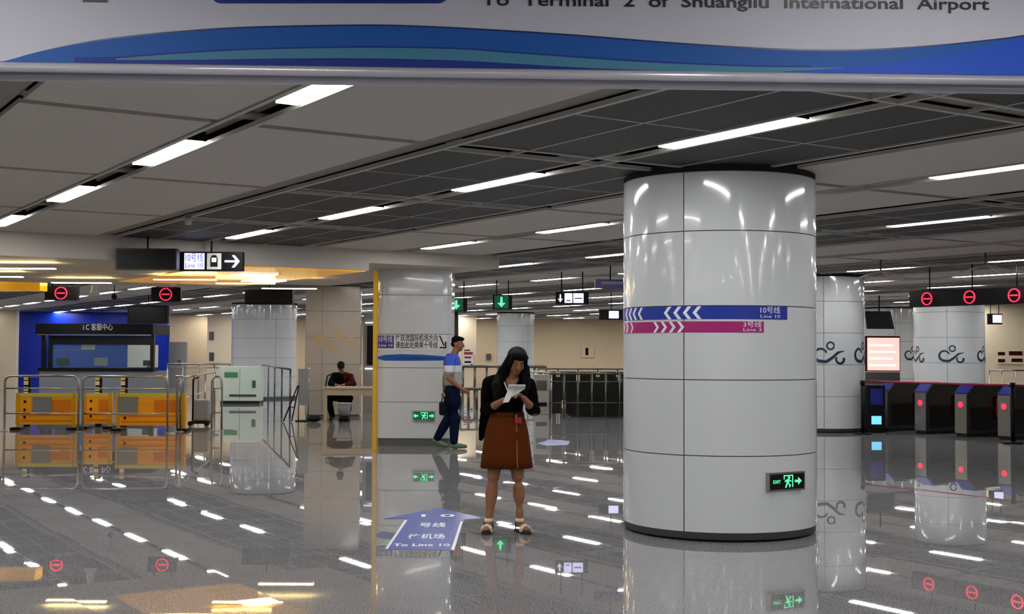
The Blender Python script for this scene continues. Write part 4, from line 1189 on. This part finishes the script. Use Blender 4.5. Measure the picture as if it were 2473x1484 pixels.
# steel crowd railings
def hoop(x0, x1, Y, label, hh=1.05):
    a, b = at(x0, 950, Y), at(x1, 950, Y)
    t = thing('steel_railing', label, 'railing', (a.x, Y, 0), 0, 'steel railings before the barriers')
    W_ = b.x-a.x; r = 0.10
    pts = [(0,0,0), (0,0,hh-r), (0.03,0,hh-0.03), (r,0,hh), (W_-r,0,hh), (W_-0.03,0,hh-0.03), (W_,0,hh-r), (W_,0,0)]
    MB().tube(pts, 0.022, 10).build('frame', M['steel'], t)
    MB().tube([(0,0,0.78*hh),(W_,0,0.78*hh)], 0.014, 8).build('rail', M['steel'], t)
    MB().tube([(0,0,0.33*hh),(W_,0,0.33*hh)], 0.014, 8).build('rail', M['steel'], t)
    for x in (0, W_): MB().cyl(x, 0, 0, 0.012, 0.06, 14).build('foot_plate', M['steel'], t)
    return t
hoop(12, 190, 24.0, 'steel railing before the left barrier, at the left edge')
hoop(201, 405, 24.0, 'steel railing before the middle and right barrier')
hoop(428, 437, 24.2, 'narrow steel hoop right of the orange barriers')
hoop(512, 536, 24.6, 'narrow steel hoop standing before the cabinet')
railing('railing', 'steel handrail running back from the right hoop', [G(437, 24.4), G(520, 31)], 1.02, M['steel'], 3, mids=(0.6,), r=0.02)
# bollard chair behind rails: dark stroller-like scooter
p = on_z(478, 1030)
t = thing('luggage_trolley', 'dark trolley with grey blue bag right of the orange barriers', 'trolley', (p.x, p.y, 0))
MB().box(-0.18, 0.22, -0.05, 0.3, 0.05, 0.10).build('platform', M['black'], t)
for x in (-0.15, 0.19): MB().tube([(x, -0.06, 0.05), (x, -0.02, 0.05)], 0.05, 12).build('wheel', M['black'], t)
MB().tube([(-0.17, 0.25, 0.1), (-0.17, 0.25, 0.95), (-0.05, 0.25, 1.0)], 0.02, 8).build('handle', M['black'], t)
MB().box(-0.10, 0.20, 0, 0.22, 0.10, 0.55).build('bag', M['plate'], t, bevel=0.04)

# ------------------------------------------------------------------ floor decals
def fquad(pts, z0, z1, name, m, parent):
    mb = MB(); L = [on_z(x, y) for x, y in pts]
    mb.prism([(p.x, p.y) for p in L], z0, z1, 'xy'); return mb.build(name, m, parent)
dc = thing('floor_decal', 'blue arrow floor sticker with white lettering left of the woman', 'decal', (0, 0, 0))
ar_pts = [(1062, 1228), (1166, 1253), (1121, 1256), (1092, 1330), (936, 1328), (983, 1254), (926, 1254)]
fquad(ar_pts, 0.001, 0.0022, 'arrow', M['decal'], dc)
fquad([(978, 1257), (984, 1257), (937, 1327), (930, 1327)], 0.0022, 0.003, 'border', M['print_white'], dc)
fquad([(1112, 1261), (1118, 1261), (1097, 1330), (1089, 1330)], 0.0022, 0.003, 'border', M['print_white'], dc)
def ftext(body, x0, x1, yc, hpx, m=M['print_white']):
    L_, R_ = on_z(x0, yc), on_z(x1, yc); ax = (R_-L_); wd = ax.length; ax.normalize()
    up = Vector((-ax.y, ax.x, 0)); a_, b_ = on_z((x0+x1)/2, yc+hpx/2), on_z((x0+x1)/2, yc-hpx/2)
    R = Matrix((ax, up, Vector((0, 0, 1)))).transposed().to_4x4(); R.translation = (L_+R_)/2 + Vector((0, 0, 0.0028))
    text('lettering', body, (b_-a_).length, m, dc, R, width=wd, depth=0.0004, bold=0.004)
ftext('1 0', 1018, 1098, 1247, 6)
ftext('号线', 1012, 1076, 1270, 8)
ftext('往机场', 985, 1074, 1298, 9)
ftext('To Line 10', 950, 1086, 1318, 6)
d2 = thing('floor_decal', 'distant flat blue floor sticker right of the woman', 'decal', (0, 0, 0))
fquad([(1295, 1072), (1330, 1062), (1376, 1066), (1372, 1076), (1320, 1078)], 0.001, 0.003, 'sticker', M['decal'], d2)

# ------------------------------------------------------------------ people
def head(Rm, pos, skin, hairm, parent, body, hair_parts, sc=1.0):
    # adds the head to the body builder and builds eyes, brows, lips and hair as parts
    T = lambda p: Vector(pos) + Rm @ (Vector(p)*sc)
    e = lambda c, r: body.ell(T(c), tuple(v*sc for v in r), Rm)
    e((0, 0.015, 0.03), (0.072, 0.088, 0.082)); e((0, -0.025, -0.015), (0.060, 0.064, 0.080)); e((0, -0.048, -0.072), (0.034, 0.032, 0.030))
    e((0.032, -0.052, -0.022), (0.026, 0.026, 0.028)); e((-0.032, -0.052, -0.022), (0.026, 0.026, 0.028))
    body.limb([(T((0, -0.086, 0.012)), 0.007*sc), (T((0, -0.102, -0.020)), 0.012*sc)], 8)
    for s in (-1, 1):
        e((s*0.072, 0.012, -0.008), (0.010, 0.020, 0.030))
    def bits():
        for s in (-1, 1):
            MB().ell(T((s*0.030, -0.0825, 0.008)), (0.0125*sc, 0.0065*sc, 0.0045*sc), Rm, 10).build('eye', M['eye'], parent)
            MB().ell(T((s*0.030, -0.0895, 0.006)), (0.006*sc, 0.003*sc, 0.006*sc), Rm, 8).build('iris', M['iris'], parent)
            MB().limb([(T((s*0.014, -0.089, 0.027)), 0.003*sc), (T((s*0.046, -0.080, 0.030)), 0.0025*sc)], 6).build('eyebrow', M['hair'], parent)
        MB().limb([(T((-0.018, -0.086, -0.052)), 0.004*sc), (T((0, -0.092, -0.050)), 0.006*sc), (T((0.018, -0.086, -0.052)), 0.004*sc)], 8).build('lips', M['lip'], parent)
    return T, bits
def hand(body, wrist, dirv_, palm_n, curl, side, sc=1.0):
    # a palm, four unequal bent fingers and a thumb from the side of the palm
    d = Vector(dirv_).normalized(); n = Vector(palm_n).normalized(); n = (n - d*n.dot(d)).normalized(); x = d.cross(n)*side
    w_ = Vector(wrist)
    body.limb([(w_, 0.021*sc), (w_ + d*0.045*sc, 0.030*sc), (w_ + d*0.075*sc, 0.030*sc)], 10, flat=(n, 0.5))
    L = [0.068, 0.076, 0.070, 0.054]
    for k in range(4):
        base = w_ + d*0.078*sc + x*((1.5-k)*0.0175)*sc
        c1_ = math.radians(curl[0]); c2_ = math.radians(curl[0]+curl[1])
        p1_ = base + (d*math.cos(c1_) + n*math.sin(c1_))*L[k]*0.5*sc
        p2_ = p1_ + (d*math.cos(c2_) + n*math.sin(c2_))*L[k]*0.5*sc
        body.limb([(base - d*0.02*sc, 0.0090*sc), (base, 0.0088*sc), (p1_, 0.0080*sc), (p2_, 0.0068*sc)], 8)
    tb = w_ + d*0.028*sc + x*0.024*sc
    t1 = tb + (d*0.6 + x*0.7 + n*0.35).normalized()*0.036*sc
    t2 = t1 + (d*0.75 + x*0.1 + n*0.6).normalized()*0.028*sc
    body.limb([(tb - x*0.012*sc, 0.012*sc), (tb, 0.0115*sc), (t1, 0.0098*sc), (t2, 0.008*sc)], 8)

# the woman with the phone
wp = on_z(1222, 1286)
wo = thing('person', 'woman with long black hair, black cardigan and rust skirt reading papers in her hands', 'person', (wp.x, wp.y, 0))
B = MB()
Rh = Euler((math.radians(26), math.radians(6), math.radians(14))).to_matrix()
hp = Vector((0.088, -0.055, 1.462))
Th, wbits = head(Rh, hp, M['skin'], M['hair'], wo, B, None, 1.0)
B.limb([((0.035, 0.02, 1.28), 0.050), ((0.055, -0.005, 1.34), 0.044), (Th((0, 0.01, -0.05)), 0.044)], 12)
B.limb([((-0.13, 0.02, 1.275), 0.048), ((0.02, 0.02, 1.30), 0.062), ((0.165, 0.02, 1.275), 0.048)], 14)
B.limb([((0.02, 0.02, 1.24), 0.125), ((0.015, 0.015, 1.12), 0.118), ((0.01, 0.02, 1.00), 0.115), ((0.0, 0.03, 0.88), 0.145), ((0.0, 0.03, 0.80), 0.15)], 20, flat=((0,1,0), 0.66))
B.ell((-0.045, -0.065, 1.18), (0.058, 0.052, 0.058)); B.ell((0.085, -0.065, 1.18), (0.058, 0.052, 0.058))
sh = {-1: (-0.150, 0.02, 1.275), 1: (0.190, 0.02, 1.265)}
el = {-1: (-0.175, 0.0, 1.045), 1: (0.238, -0.02, 1.035)}
wr = {-1: (-0.022, -0.215, 1.140), 1: (0.150, -0.215, 1.155)}
for s in (-1, 1):
    B.limb([(sh[s], 0.046), (Vector(sh[s]).lerp(Vector(el[s]), 0.5), 0.042), (el[s], 0.037)], 12)
    B.limb([(el[s], 0.037), (Vector(el[s]).lerp(Vector(wr[s]), 0.35), 0.037), (wr[s], 0.024)], 12)
hand(B, wr[-1], Vector((0.75, -0.45, 0.35)), Vector((0.1, -0.5, 0.8)), (35, 45), -1, 0.92)
hand(B, wr[1], Vector((-0.55, -0.45, 0.45)), Vector((-0.3, -0.3, -0.6)), (40, 50), 1, 0.92)
# legs
LG = {-1: [(-0.085, 0.03, 0.82, 0.088), (-0.098, 0.02, 0.62, 0.072), (-0.112, 0.0, 0.46, 0.054), (-0.118, 0.01, 0.40, 0.050), (-0.128, 0.028, 0.30, 0.056), (-0.142, 0.025, 0.17, 0.038), (-0.150, 0.015, 0.085, 0.029)],
      1: [(0.075, 0.03, 0.82, 0.088), (0.090, 0.02, 0.62, 0.070), (0.100, 0.0, 0.46, 0.053), (0.105, 0.01, 0.40, 0.049), (0.112, 0.028, 0.30, 0.054), (0.116, 0.025, 0.17, 0.037), (0.116, 0.02, 0.085, 0.029)]}
fdir = {-1: Vector((-0.12, -1, 0)).normalized(), 1: Vector((0.42, -1, 0)).normalized()}
for s in (-1, 1):
    B.limb([((x, y, z), r) for x, y, z, r in LG[s]], 14)
    ank = Vector(LG[s][-1][:3]); d = fdir[s]
    B.limb([(ank + Vector((0, 0, -0.03)) - d*0.028, 0.026), (ank + d*0.06 + Vector((0, 0, -0.022)), 0.030), (ank + d*0.135 + Vector((0, 0, -0.036)), 0.030), (ank + d*0.165 + Vector((0, 0, -0.040)), 0.020)], 10, flat=((0,0,1), 0.75))
    for k in range(5):
        q = Vector((-d.y, d.x, 0))*((k-2)*0.0135)
        B.limb([(ank + d*0.155 + q + Vector((0,0,-0.042)), 0.008), (ank + d*(0.188-abs(k-1.5)*0.006) + q + Vector((0,0,-0.044)), 0.0068)], 6)
B.remesh('body', M['skin'], wo, 0.0055, 3)
wbits()
# hair: cap, fringe, long falls
H = MB()
eh = lambda c, r: H.ell(Th(c), r, Rh)
eh((0, 0.032, 0.040), (0.089, 0.094, 0.084)); eh((0, -0.015, 0.074), (0.076, 0.078, 0.044)); eh((0.0, -0.056, 0.066), (0.058, 0.034, 0.020)); eh((-0.064, -0.040, 0.010), (0.018, 0.036, 0.060)); eh((0.066, -0.040, 0.010), (0.016, 0.034, 0.060))
H.limb([(Th((-0.07, 0.0, 0.04)), 0.030), (Th((-0.085, -0.005, -0.04)), 0.042), ((-0.040, -0.01, 1.345), 0.056), ((-0.085, -0.065, 1.25), 0.058), ((-0.080, -0.11, 1.15), 0.034)], 12, flat=((0.3,1,0), 0.7))
H.limb([(Th((0.075, 0.01, 0.04)), 0.026), (Th((0.082, -0.010, -0.03)), 0.036), ((0.164, -0.06, 1.34), 0.044), ((0.170, -0.075, 1.25), 0.034), ((0.155, -0.09, 1.17), 0.020)], 12, flat=((-0.3,1,0), 0.7))
H.limb([(Th((0, 0.07, 0.03)), 0.075), (Th((0, 0.085, -0.06)), 0.085), ((0.03, 0.10, 1.27), 0.115), ((0.02, 0.115, 1.12), 0.10), ((0.02, 0.11, 1.02), 0.06)], 14, flat=((0,1,0), 0.45))
H.remesh('hair', M['hair'], wo, 0.006, 7)
# black cardigan with three quarter sleeves and a long back
K = MB()
K.limb([((-0.13, 0.02, 1.285), 0.058), ((0.02, 0.022, 1.305), 0.070), ((0.165, 0.02, 1.28), 0.058)], 14)
K.limb([((0.02, 0.02, 1.25), 0.140), ((0.015, 0.015, 1.12), 0.134), ((0.008, 0.02, 1.00), 0.142), ((0.0, 0.03, 0.97), 0.146)], 20, flat=((0,1,0), 0.72))
K.ell((-0.045, -0.068, 1.18), (0.066, 0.062, 0.066)); K.ell((0.085, -0.068, 1.18), (0.066, 0.062, 0.066))
for s in (-1, 1):
    K.limb([(sh[s], 0.060), (Vector(sh[s]).lerp(Vector(el[s]), 0.5), 0.057), (el[s], 0.056), (Vector(el[s]).lerp(Vector(wr[s]), 0.30), 0.050)], 14)
def vneck(c):
    if c.z < 0.965: return True
    if c.y < 0.0 and c.z > 1.17 and abs(c.x - 0.045) < (c.z-1.17)*0.42: return True
    return c.z > 1.325 and abs(c.x-0.05) < 0.055
K.remesh('cardigan', M['knit'], wo, 0.008, 3, cut=vneck, thick=0.004)
T_ = MB()
T_.limb([((-0.155, 0.10, 1.20), 0.075), ((-0.165, 0.105, 1.02), 0.065), ((-0.195, 0.11, 0.88), 0.050), ((-0.222, 0.11, 0.79), 0.022)], 14, flat=((0,1,0), 0.35))
T_.limb([((0.05, 0.125, 1.2), 0.09), ((0.04, 0.15, 1.0), 0.085), ((0.0, 0.155, 0.84), 0.07)], 14, flat=((0,1,0), 0.3))
T_.remesh('cardigan_tail', M['knit'], wo, 0.008, 3)
MB().limb([((-0.018, -0.095, 1.285), 0.006), ((0.005, -0.130, 1.23), 0.006), ((0.032, -0.150, 1.165), 0.006)], 8).build('white_lanyard', M['white'], wo)
# skirt with folds, a lighter front edge and a red tag
def folds(a, z):
    k = (1.02 - z)/0.47
    return 1 + 0.028*k*math.sin(9*a+0.6) + 0.012*k*math.sin(17*a)
sk = MB()
sk.loft([(0.004, 0.02, 1.025, 0.140, 0.108), (0.004, 0.02, 0.985, 0.148, 0.112), (0.003, 0.02, 0.93, 0.165, 0.125), (0.002, 0.02, 0.85, 0.183, 0.142), (0.001, 0.02, 0.75, 0.196, 0.152), (0.0, 0.02, 0.65, 0.208, 0.158), (0.0, 0.02, 0.548, 0.218, 0.163)], 72, caps=False, fn=folds)
so_ = sk.build('skirt', M['rust'], wo); md = so_.modifiers.new('t', 'SOLIDIFY'); md.thickness = 0.004
MB().loft([(0.004, 0.02, 0.995, 0.152, 0.116), (0.004, 0.02, 1.03, 0.146, 0.113)], 48).build('waistband', M['rust'], wo)
def skirt_pt(x, z, dd):
    k = min(1, max(0, (1.02-z)/0.47)); rx = 0.142+0.074*k**0.8; ry = 0.112+0.050*k**0.8
    return Vector((x*1.0 + (0.012*k), 0.02 - ry*math.sqrt(max(0, 1-(x/rx)**2))*1.02 - dd, z))
pl = MB(); prev = None
for q in range(12):
    z = 0.985 - 0.425*q/11
    row = [pl.bm.verts.new(skirt_pt(x, z, dd)) for x, dd in ((0.078, 0.008), (0.090, 0.008), (0.090, 0.0), (0.078, 0.0))]
    if prev:
        for i in range(4): pl.bm.faces.new((prev[i], prev[(i+1)%4], row[(i+1)%4], row[i]))
    prev = row
bmesh.ops.recalc_face_normals(pl.bm, faces=pl.bm.faces)
pl.build('front_edge', M['rust_l'], wo)
MB().cbox(0.100, -0.105, 0.965, 0.060, 0.012, 0.050).build('red_tag', M['redtag'], wo)
MB().cbox(0.084, -0.112, 1.000, 0.014, 0.010, 0.022).build('buckle', M['steel'], wo)
# sandals
for s in (-1, 1):
    ank = Vector(LG[s][-1][:3]); d = fdir[s]; px_ = Vector((-d.y, d.x, 0))
    t = thing('sandal', 'cream strapped dark sandal on her %s foot' % ('right' if s < 0 else 'left'), 'shoe', (wp.x+ank.x, wp.y+ank.y, 0), math.atan2(-d.x, d.y)+PI)
    # local: toe points to -y... rotate so that local -y is d
    t.rotation_euler = (0, 0, math.atan2(d.y, d.x) + PI/2)
    sole = []
    for (yy, hw) in ((0.055, 0.018), (0.045, 0.030), (0.0, 0.034), (-0.06, 0.034), (-0.12, 0.042), (-0.16, 0.042), (-0.19, 0.030), (-0.20, 0.015)): sole.append((hw, yy))
    poly = sole + [(-a_, b_) for a_, b_ in reversed(sole)]
    MB().prism(poly, 0.0, 0.022, 'xy').build('sole', M['sole'], t, bevel=0.003)
    MB().tube([(-0.040, -0.135, 0.018), (-0.036, -0.135, 0.050), (0, -0.135, 0.066), (0.036, -0.135, 0.050), (0.040, -0.135, 0.018)], 0.012, 8).build('toe_strap', M['strap'], t)
    MB().tube([(-0.041, -0.115, 0.018), (-0.036, -0.112, 0.055), (0, -0.110, 0.072), (0.036, -0.112, 0.055), (0.041, -0.115, 0.018)], 0.012, 8).build('toe_strap', M['strap'], t)
    MB().loft([(0, 0.0, 0.085, 0.036, 0.040), (0, 0.0, 0.098, 0.037, 0.040), (0, 0, 0.118, 0.034, 0.037)], 20, caps=False).build('ankle_strap', M['strap'], t).modifiers.new('t', 'SOLIDIFY').thickness = 0.004
    MB().tube([(-0.036, 0.0, 0.02), (-0.036, 0.0, 0.09)], 0.006, 6).build('side_strap', M['sole'], t)
    MB().tube([(0.036, 0.0, 0.02), (0.036, 0.0, 0.09)], 0.006, 6).build('side_strap', M['sole'], t)
# what she holds: papers and a white phone
t = thing('paper_sheets', 'folded white papers held by the woman', 'paper', (wp.x+0.03, wp.y-0.305, 1.155))
pq = MB()
P_ = [(-0.062, -0.035), (-0.012, -0.030), (0.058, 0.115), (-0.002, 0.118)]
pq.prism(P_, -0.004, 0.004, 'xz'); o = pq.build('sheet', M['white'], t); o.rotation_euler = (math.radians(-18), 0, 0)
pq = MB(); pq.prism([(-0.030, 0.05), (0.02, 0.02), (0.12, 0.085), (0.11, 0.125), (0.0, 0.12)], 0.006, 0.010, 'xz'); o = pq.build('sheet', M['white'], t); o.rotation_euler = (math.radians(-18), 0, 0)
t = thing('mobile_phone', 'white phone held flat above the papers by the woman', 'phone', (wp.x+0.085, wp.y-0.315, 1.255))
o = MB().cbox(0, 0, 0, 0.145, 0.072, 0.010).build('body', M['white'], t, bevel=0.004)
o2 = MB().cbox(0, 0, 0.0058, 0.13, 0.064, 0.0012).build('glass', M['blackglass'], t)
t.rotation_euler = (math.radians(-28), 0, math.radians(4))

# the walking man: faces right
mp = on_z(1086, 1084)
mo = thing('person', 'man in blue and grey polo shirt and navy trousers walking to the right', 'person', (mp.x, mp.y, 0))
B = MB()
Rm = Euler((math.radians(10), 0, math.radians(72))).to_matrix()
hm = Vector((0.125, 0.0, 1.665))
Tm, mbits = head(Rm, hm, M['skin_m'], M['hair'], mo, B, None, 1.06)
B.limb([((0.04, 0.0, 1.46), 0.060), ((0.085, 0, 1.55), 0.056), (Tm((0, 0.01, -0.05)), 0.054)], 12)
B.limb([((0.02, -0.17, 1.42), 0.055), ((0.03, 0.0, 1.45), 0.075), ((0.02, 0.17, 1.42), 0.055)], 14)
B.limb([((0.03, 0, 1.36), 0.150), ((0.04, 0, 1.18), 0.150), ((0.05, 0, 1.02), 0.155), ((0.04, 0, 0.92), 0.15)], 20, flat=((1,0,0), 0.82))
msh = {-1: (0.0, -0.20, 1.40), 1: (0.0, 0.20, 1.40)}
mel = {-1: (-0.01, -0.24, 1.13), 1: (-0.09, 0.24, 1.14)}
mwr = {-1: (0.20, -0.20, 0.955), 1: (-0.10, 0.20, 0.90)}
for s in (-1, 1):
    B.limb([(msh[s], 0.055), (Vector(msh[s]).lerp(Vector(mel[s]), 0.5), 0.050), (mel[s], 0.043)], 12)
    B.limb([(mel[s], 0.042), (Vector(mel[s]).lerp(Vector(mwr[s]), 0.35), 0.042), (mwr[s], 0.029)], 12)
hand(B, mwr[-1], (0.8, 0.15, -0.5), (0.2, 0.9, 0.1), (25, 30), -1, 1.05)
hand(B, mwr[1], (0.0, 0.0, -1.0), (0.3, -0.9, 0.0), (45, 60), 1, 1.05)
ML = {-1: [(0.04, -0.09, 0.90, 0.105), (0.08, -0.09, 0.70, 0.088), (0.10, -0.085, 0.50, 0.064), (0.075, -0.08, 0.33, 0.060), (0.07, -0.08, 0.12, 0.040)],
      1: [(0.02, 0.09, 0.90, 0.105), (0.0, 0.09, 0.70, 0.086), (-0.02, 0.085, 0.48, 0.064), (-0.11, 0.085, 0.33, 0.058), (-0.205, 0.085, 0.17, 0.038)]}
for s in (-1, 1): B.limb([((x, y, z), r) for x, y, z, r in ML[s]], 14)
B.limb([((0.05, -0.08, 0.055), 0.035), ((0.16, -0.08, 0.045), 0.036), ((0.24, -0.08, 0.035), 0.026)], 10)
B.limb([((-0.24, 0.085, 0.125), 0.033), ((-0.14, 0.085, 0.065), 0.036), ((-0.07, 0.085, 0.035), 0.026)], 10)
B.remesh('body', M['skin_m'], mo, 0.0075, 3)
mbits()
H = MB()
H.ell(Tm((0, 0.030, 0.055)), (0.084, 0.092, 0.076), Rm); H.ell(Tm((0, -0.02, 0.088)), (0.070, 0.070, 0.036), Rm); H.ell(Tm((0, 0.065, -0.005)), (0.066, 0.050, 0.055), Rm)
H.remesh('hair', M['hair'], mo, 0.008, 2)
K = MB()
K.limb([((0.02, -0.17, 1.425), 0.068), ((0.03, 0.0, 1.455), 0.082), ((0.02, 0.17, 1.425), 0.068)], 14)
K.limb([((0.03, 0, 1.37), 0.166), ((0.04, 0, 1.18), 0.166), ((0.052, 0, 1.02), 0.175), ((0.045, 0, 0.87), 0.178)], 20, flat=((1,0,0), 0.84))
for s in (-1, 1): K.limb([(msh[s], 0.074), (Vector(msh[s]).lerp(Vector(mel[s]), 0.45), 0.076), (Vector(msh[s]).lerp(Vector(mel[s]), 0.60), 0.074)], 14)
K.remesh('polo_shirt', [M['polo_g'], M['polo_b'], M['polo_w']], mo, 0.009, 3, cut=lambda c: c.z < 0.835 or (c.z > 1.515 and abs(c.y) < 0.08), thick=0.004,
         paint=lambda c: 1 if c.z > 1.33 else (2 if c.z > 1.23 and c.y < 0.4 else 0))
T_ = MB()
T_.limb([((0.04, 0, 0.94), 0.145), ((0.035, 0, 0.84), 0.15)], 20, flat=((1,0,0), 0.85))
for s in (-1, 1): T_.limb([((x, y, z), r+0.020) for x, y, z, r in ML[s][:-1]] + [((ML[s][-1][0], ML[s][-1][1], ML[s][-1][2]-0.01), 0.062)], 14)
T_.remesh('trousers', M['jeans'], mo, 0.009, 3)
for s, pts, lb in ((-1, [((0.045, -0.08, 0.058), 0.044), ((0.15, -0.08, 0.048), 0.046), ((0.25, -0.08, 0.040), 0.034)], 'front'), (1, [((-0.25, 0.085, 0.130), 0.042), ((-0.15, 0.085, 0.068), 0.045), ((-0.06, 0.085, 0.040), 0.034)], 'rear')):
    t = MB().limb(pts, 12).remesh('shoe', M['shoe'], None, 0.008, 3); t.location = mo.location
    tag(t, 'olive green shoe on his %s foot' % lb, 'shoe')
t = thing('hand_bag', 'small black bag hanging behind the walking man', 'bag', (mp.x-0.10, mp.y+0.2, 0.52))
MB().box(-0.085, 0.085, -0.05, 0.05, 0, 0.22).build('body', M['black'], t, bevel=0.03)
MB().tube([(-0.05, 0, 0.21), (-0.03, 0, 0.30), (0.03, 0, 0.30), (0.05, 0, 0.21)], 0.008, 8).build('handle', M['black'], t)

# the seated guard
gp = Vector((gx, DY+0.95, 0))
go = thing('person', 'seated guard in dark uniform bowed over the desk', 'person', gp)
B = MB()
Rg = Euler((math.radians(56), 0, 0)).to_matrix()
hg = Vector((0.0, -0.22, 1.185))
Tg, gbits = head(Rg, hg, M['skin_m'], M['hair'], go, B, None, 1.0)
B.limb([((0, -0.05, 1.0), 0.055), (Tg((0, 0.03, -0.05)), 0.052)], 12)
B.limb([((0, 0.08, 0.50), 0.15), ((0, 0.05, 0.70), 0.14), ((0, -0.04, 0.92), 0.14)], 18, flat=((0,1,0), 0.75))
B.limb([((-0.18, -0.06, 0.97), 0.055), ((0, -0.05, 1.0), 0.075), ((0.20, -0.06, 0.97), 0.055)], 12)
gel = {-1: (-0.24, -0.25, 0.815), 1: (0.30, -0.25, 0.815)}; gwr = {-1: (-0.08, -0.45, 0.80), 1: (0.10, -0.45, 0.80)}
for s in (-1, 1):
    B.limb([((s*0.20, -0.06, 0.95), 0.052), (gel[s], 0.042), (gwr[s], 0.030)], 12)
    hand(B, gwr[s], (-s*0.6, -0.7, 0.0), (0, 0, -1), (15, 20), s, 1.0)
    B.limb([((s*0.10, 0.05, 0.545), 0.085), ((s*0.22, -0.38, 0.50), 0.066), ((s*0.20, -0.42, 0.28), 0.055), ((s*0.16, -0.40, 0.10), 0.042)], 14)
    B.limb([((s*0.16, -0.40, 0.05), 0.04), ((s*0.17, -0.58, 0.04), 0.035)], 10)
B.remesh('body', M['skin_m'], go, 0.009, 3)
gbits()
H = MB(); H.ell(Tg((0, 0.028, 0.05)), (0.086, 0.094, 0.080), Rg); H.ell(Tg((0, -0.03, 0.085)), (0.07, 0.07, 0.035), Rg)
H.remesh('hair', M['hair'], go, 0.009, 2)
K = MB()
K.limb([((0, 0.08, 0.52), 0.165), ((0, 0.05, 0.70), 0.158), ((0, -0.04, 0.92), 0.158)], 18, flat=((0,1,0), 0.78))
K.limb([((-0.18, -0.06, 0.975), 0.068), ((0, -0.05, 1.005), 0.088), ((0.20, -0.06, 0.975), 0.068)], 12)
for s in (-1, 1): K.limb([((s*0.20, -0.06, 0.95), 0.066), (gel[s], 0.056), (Vector(gel[s]).lerp(Vector(gwr[s]), 0.85), 0.042)], 12)
K.remesh('uniform_jacket', [M['guard'], M['guard_r']], go, 0.010, 3, thick=0.003, paint=lambda c: 1 if c.x > 0.05 else 0)
T_ = MB()
for s in (-1, 1): T_.limb([((s*0.10, 0.05, 0.545), 0.10), ((s*0.22, -0.38, 0.50), 0.084), ((s*0.20, -0.42, 0.28), 0.074), ((s*0.16, -0.40, 0.10), 0.062)], 14)
T_.limb([((-0.10, 0.08, 0.55), 0.11), ((0.10, 0.08, 0.55), 0.11)], 12)
T_.remesh('trousers', M['guard'], go, 0.011, 3)
for s in (-1, 1):
    t = MB().limb([((s*0.16, -0.40, 0.055), 0.050), ((s*0.17, -0.50, 0.052), 0.048), ((s*0.17, -0.60, 0.045), 0.040)], 12).build('shoe', M['black'])
    t.location = go.location; tag(t, 'black shoe on the seated guard\'s %s foot' % ('right' if s < 0 else 'left'), 'shoe')

# ------------------------------------------------------------------ sub-parts under the part they sit on
NEST = {'chevron': 'line_band', 'iris': 'eye', 'text_line': 'display', 'printed_stripe': 'panel', 'printed_block': 'panel', 'black_clip': 'panel',
        'fascia_edge': 'fascia', 'symbol_bar': 'lilac_panel', 'train_symbol': 'train_panel', 'train_window': 'train_panel', 'wave_edge': 'face_panel',
        'door_symbol': 'dark_face', 'running_figure': 'dark_face', 'badge_inner': 'navy_badge', 'red_bar': 'red_ring', 'foot_plate': 'frame', 'print_bar': 'board'}
bpy.context.view_layer.update()
bn_ = lambda o: o.name.split('.')[0]
def zmid(o):
    zs = [c[2] for c in o.bound_box]; xs = [c[0] for c in o.bound_box]; ys = [c[1] for c in o.bound_box]
    return Vector(((min(xs)+max(xs))/2, (min(ys)+max(ys))/2, (min(zs)+max(zs))/2))
for root in [o for o in S.objects if o.parent is None and o.type == 'EMPTY']:
    kids = list(root.children)
    for k in kids:
        want = NEST.get(bn_(k))
        if bn_(k) == 'lettering':
            want = {'service_kiosk': 'fascia', 'exit_sign': 'dark_face', 'direction_sign': 'line_panel', 'floor_decal': 'arrow', 'overhead_banner': 'face_panel'}.get(bn_(root))
            if root is c1: want = 'line_band'
        if not want: continue
        cand = [p for p in kids if bn_(p) == want and p is not k and p.matrix_basis == Matrix.Identity(4)]
        if cand and k.matrix_basis == Matrix.Identity(4):
            kz_ = zmid(k); k.parent = min(cand, key=lambda p: (zmid(p)-kz_).length if root is not c1 else abs(zmid(p).z-kz_.z))
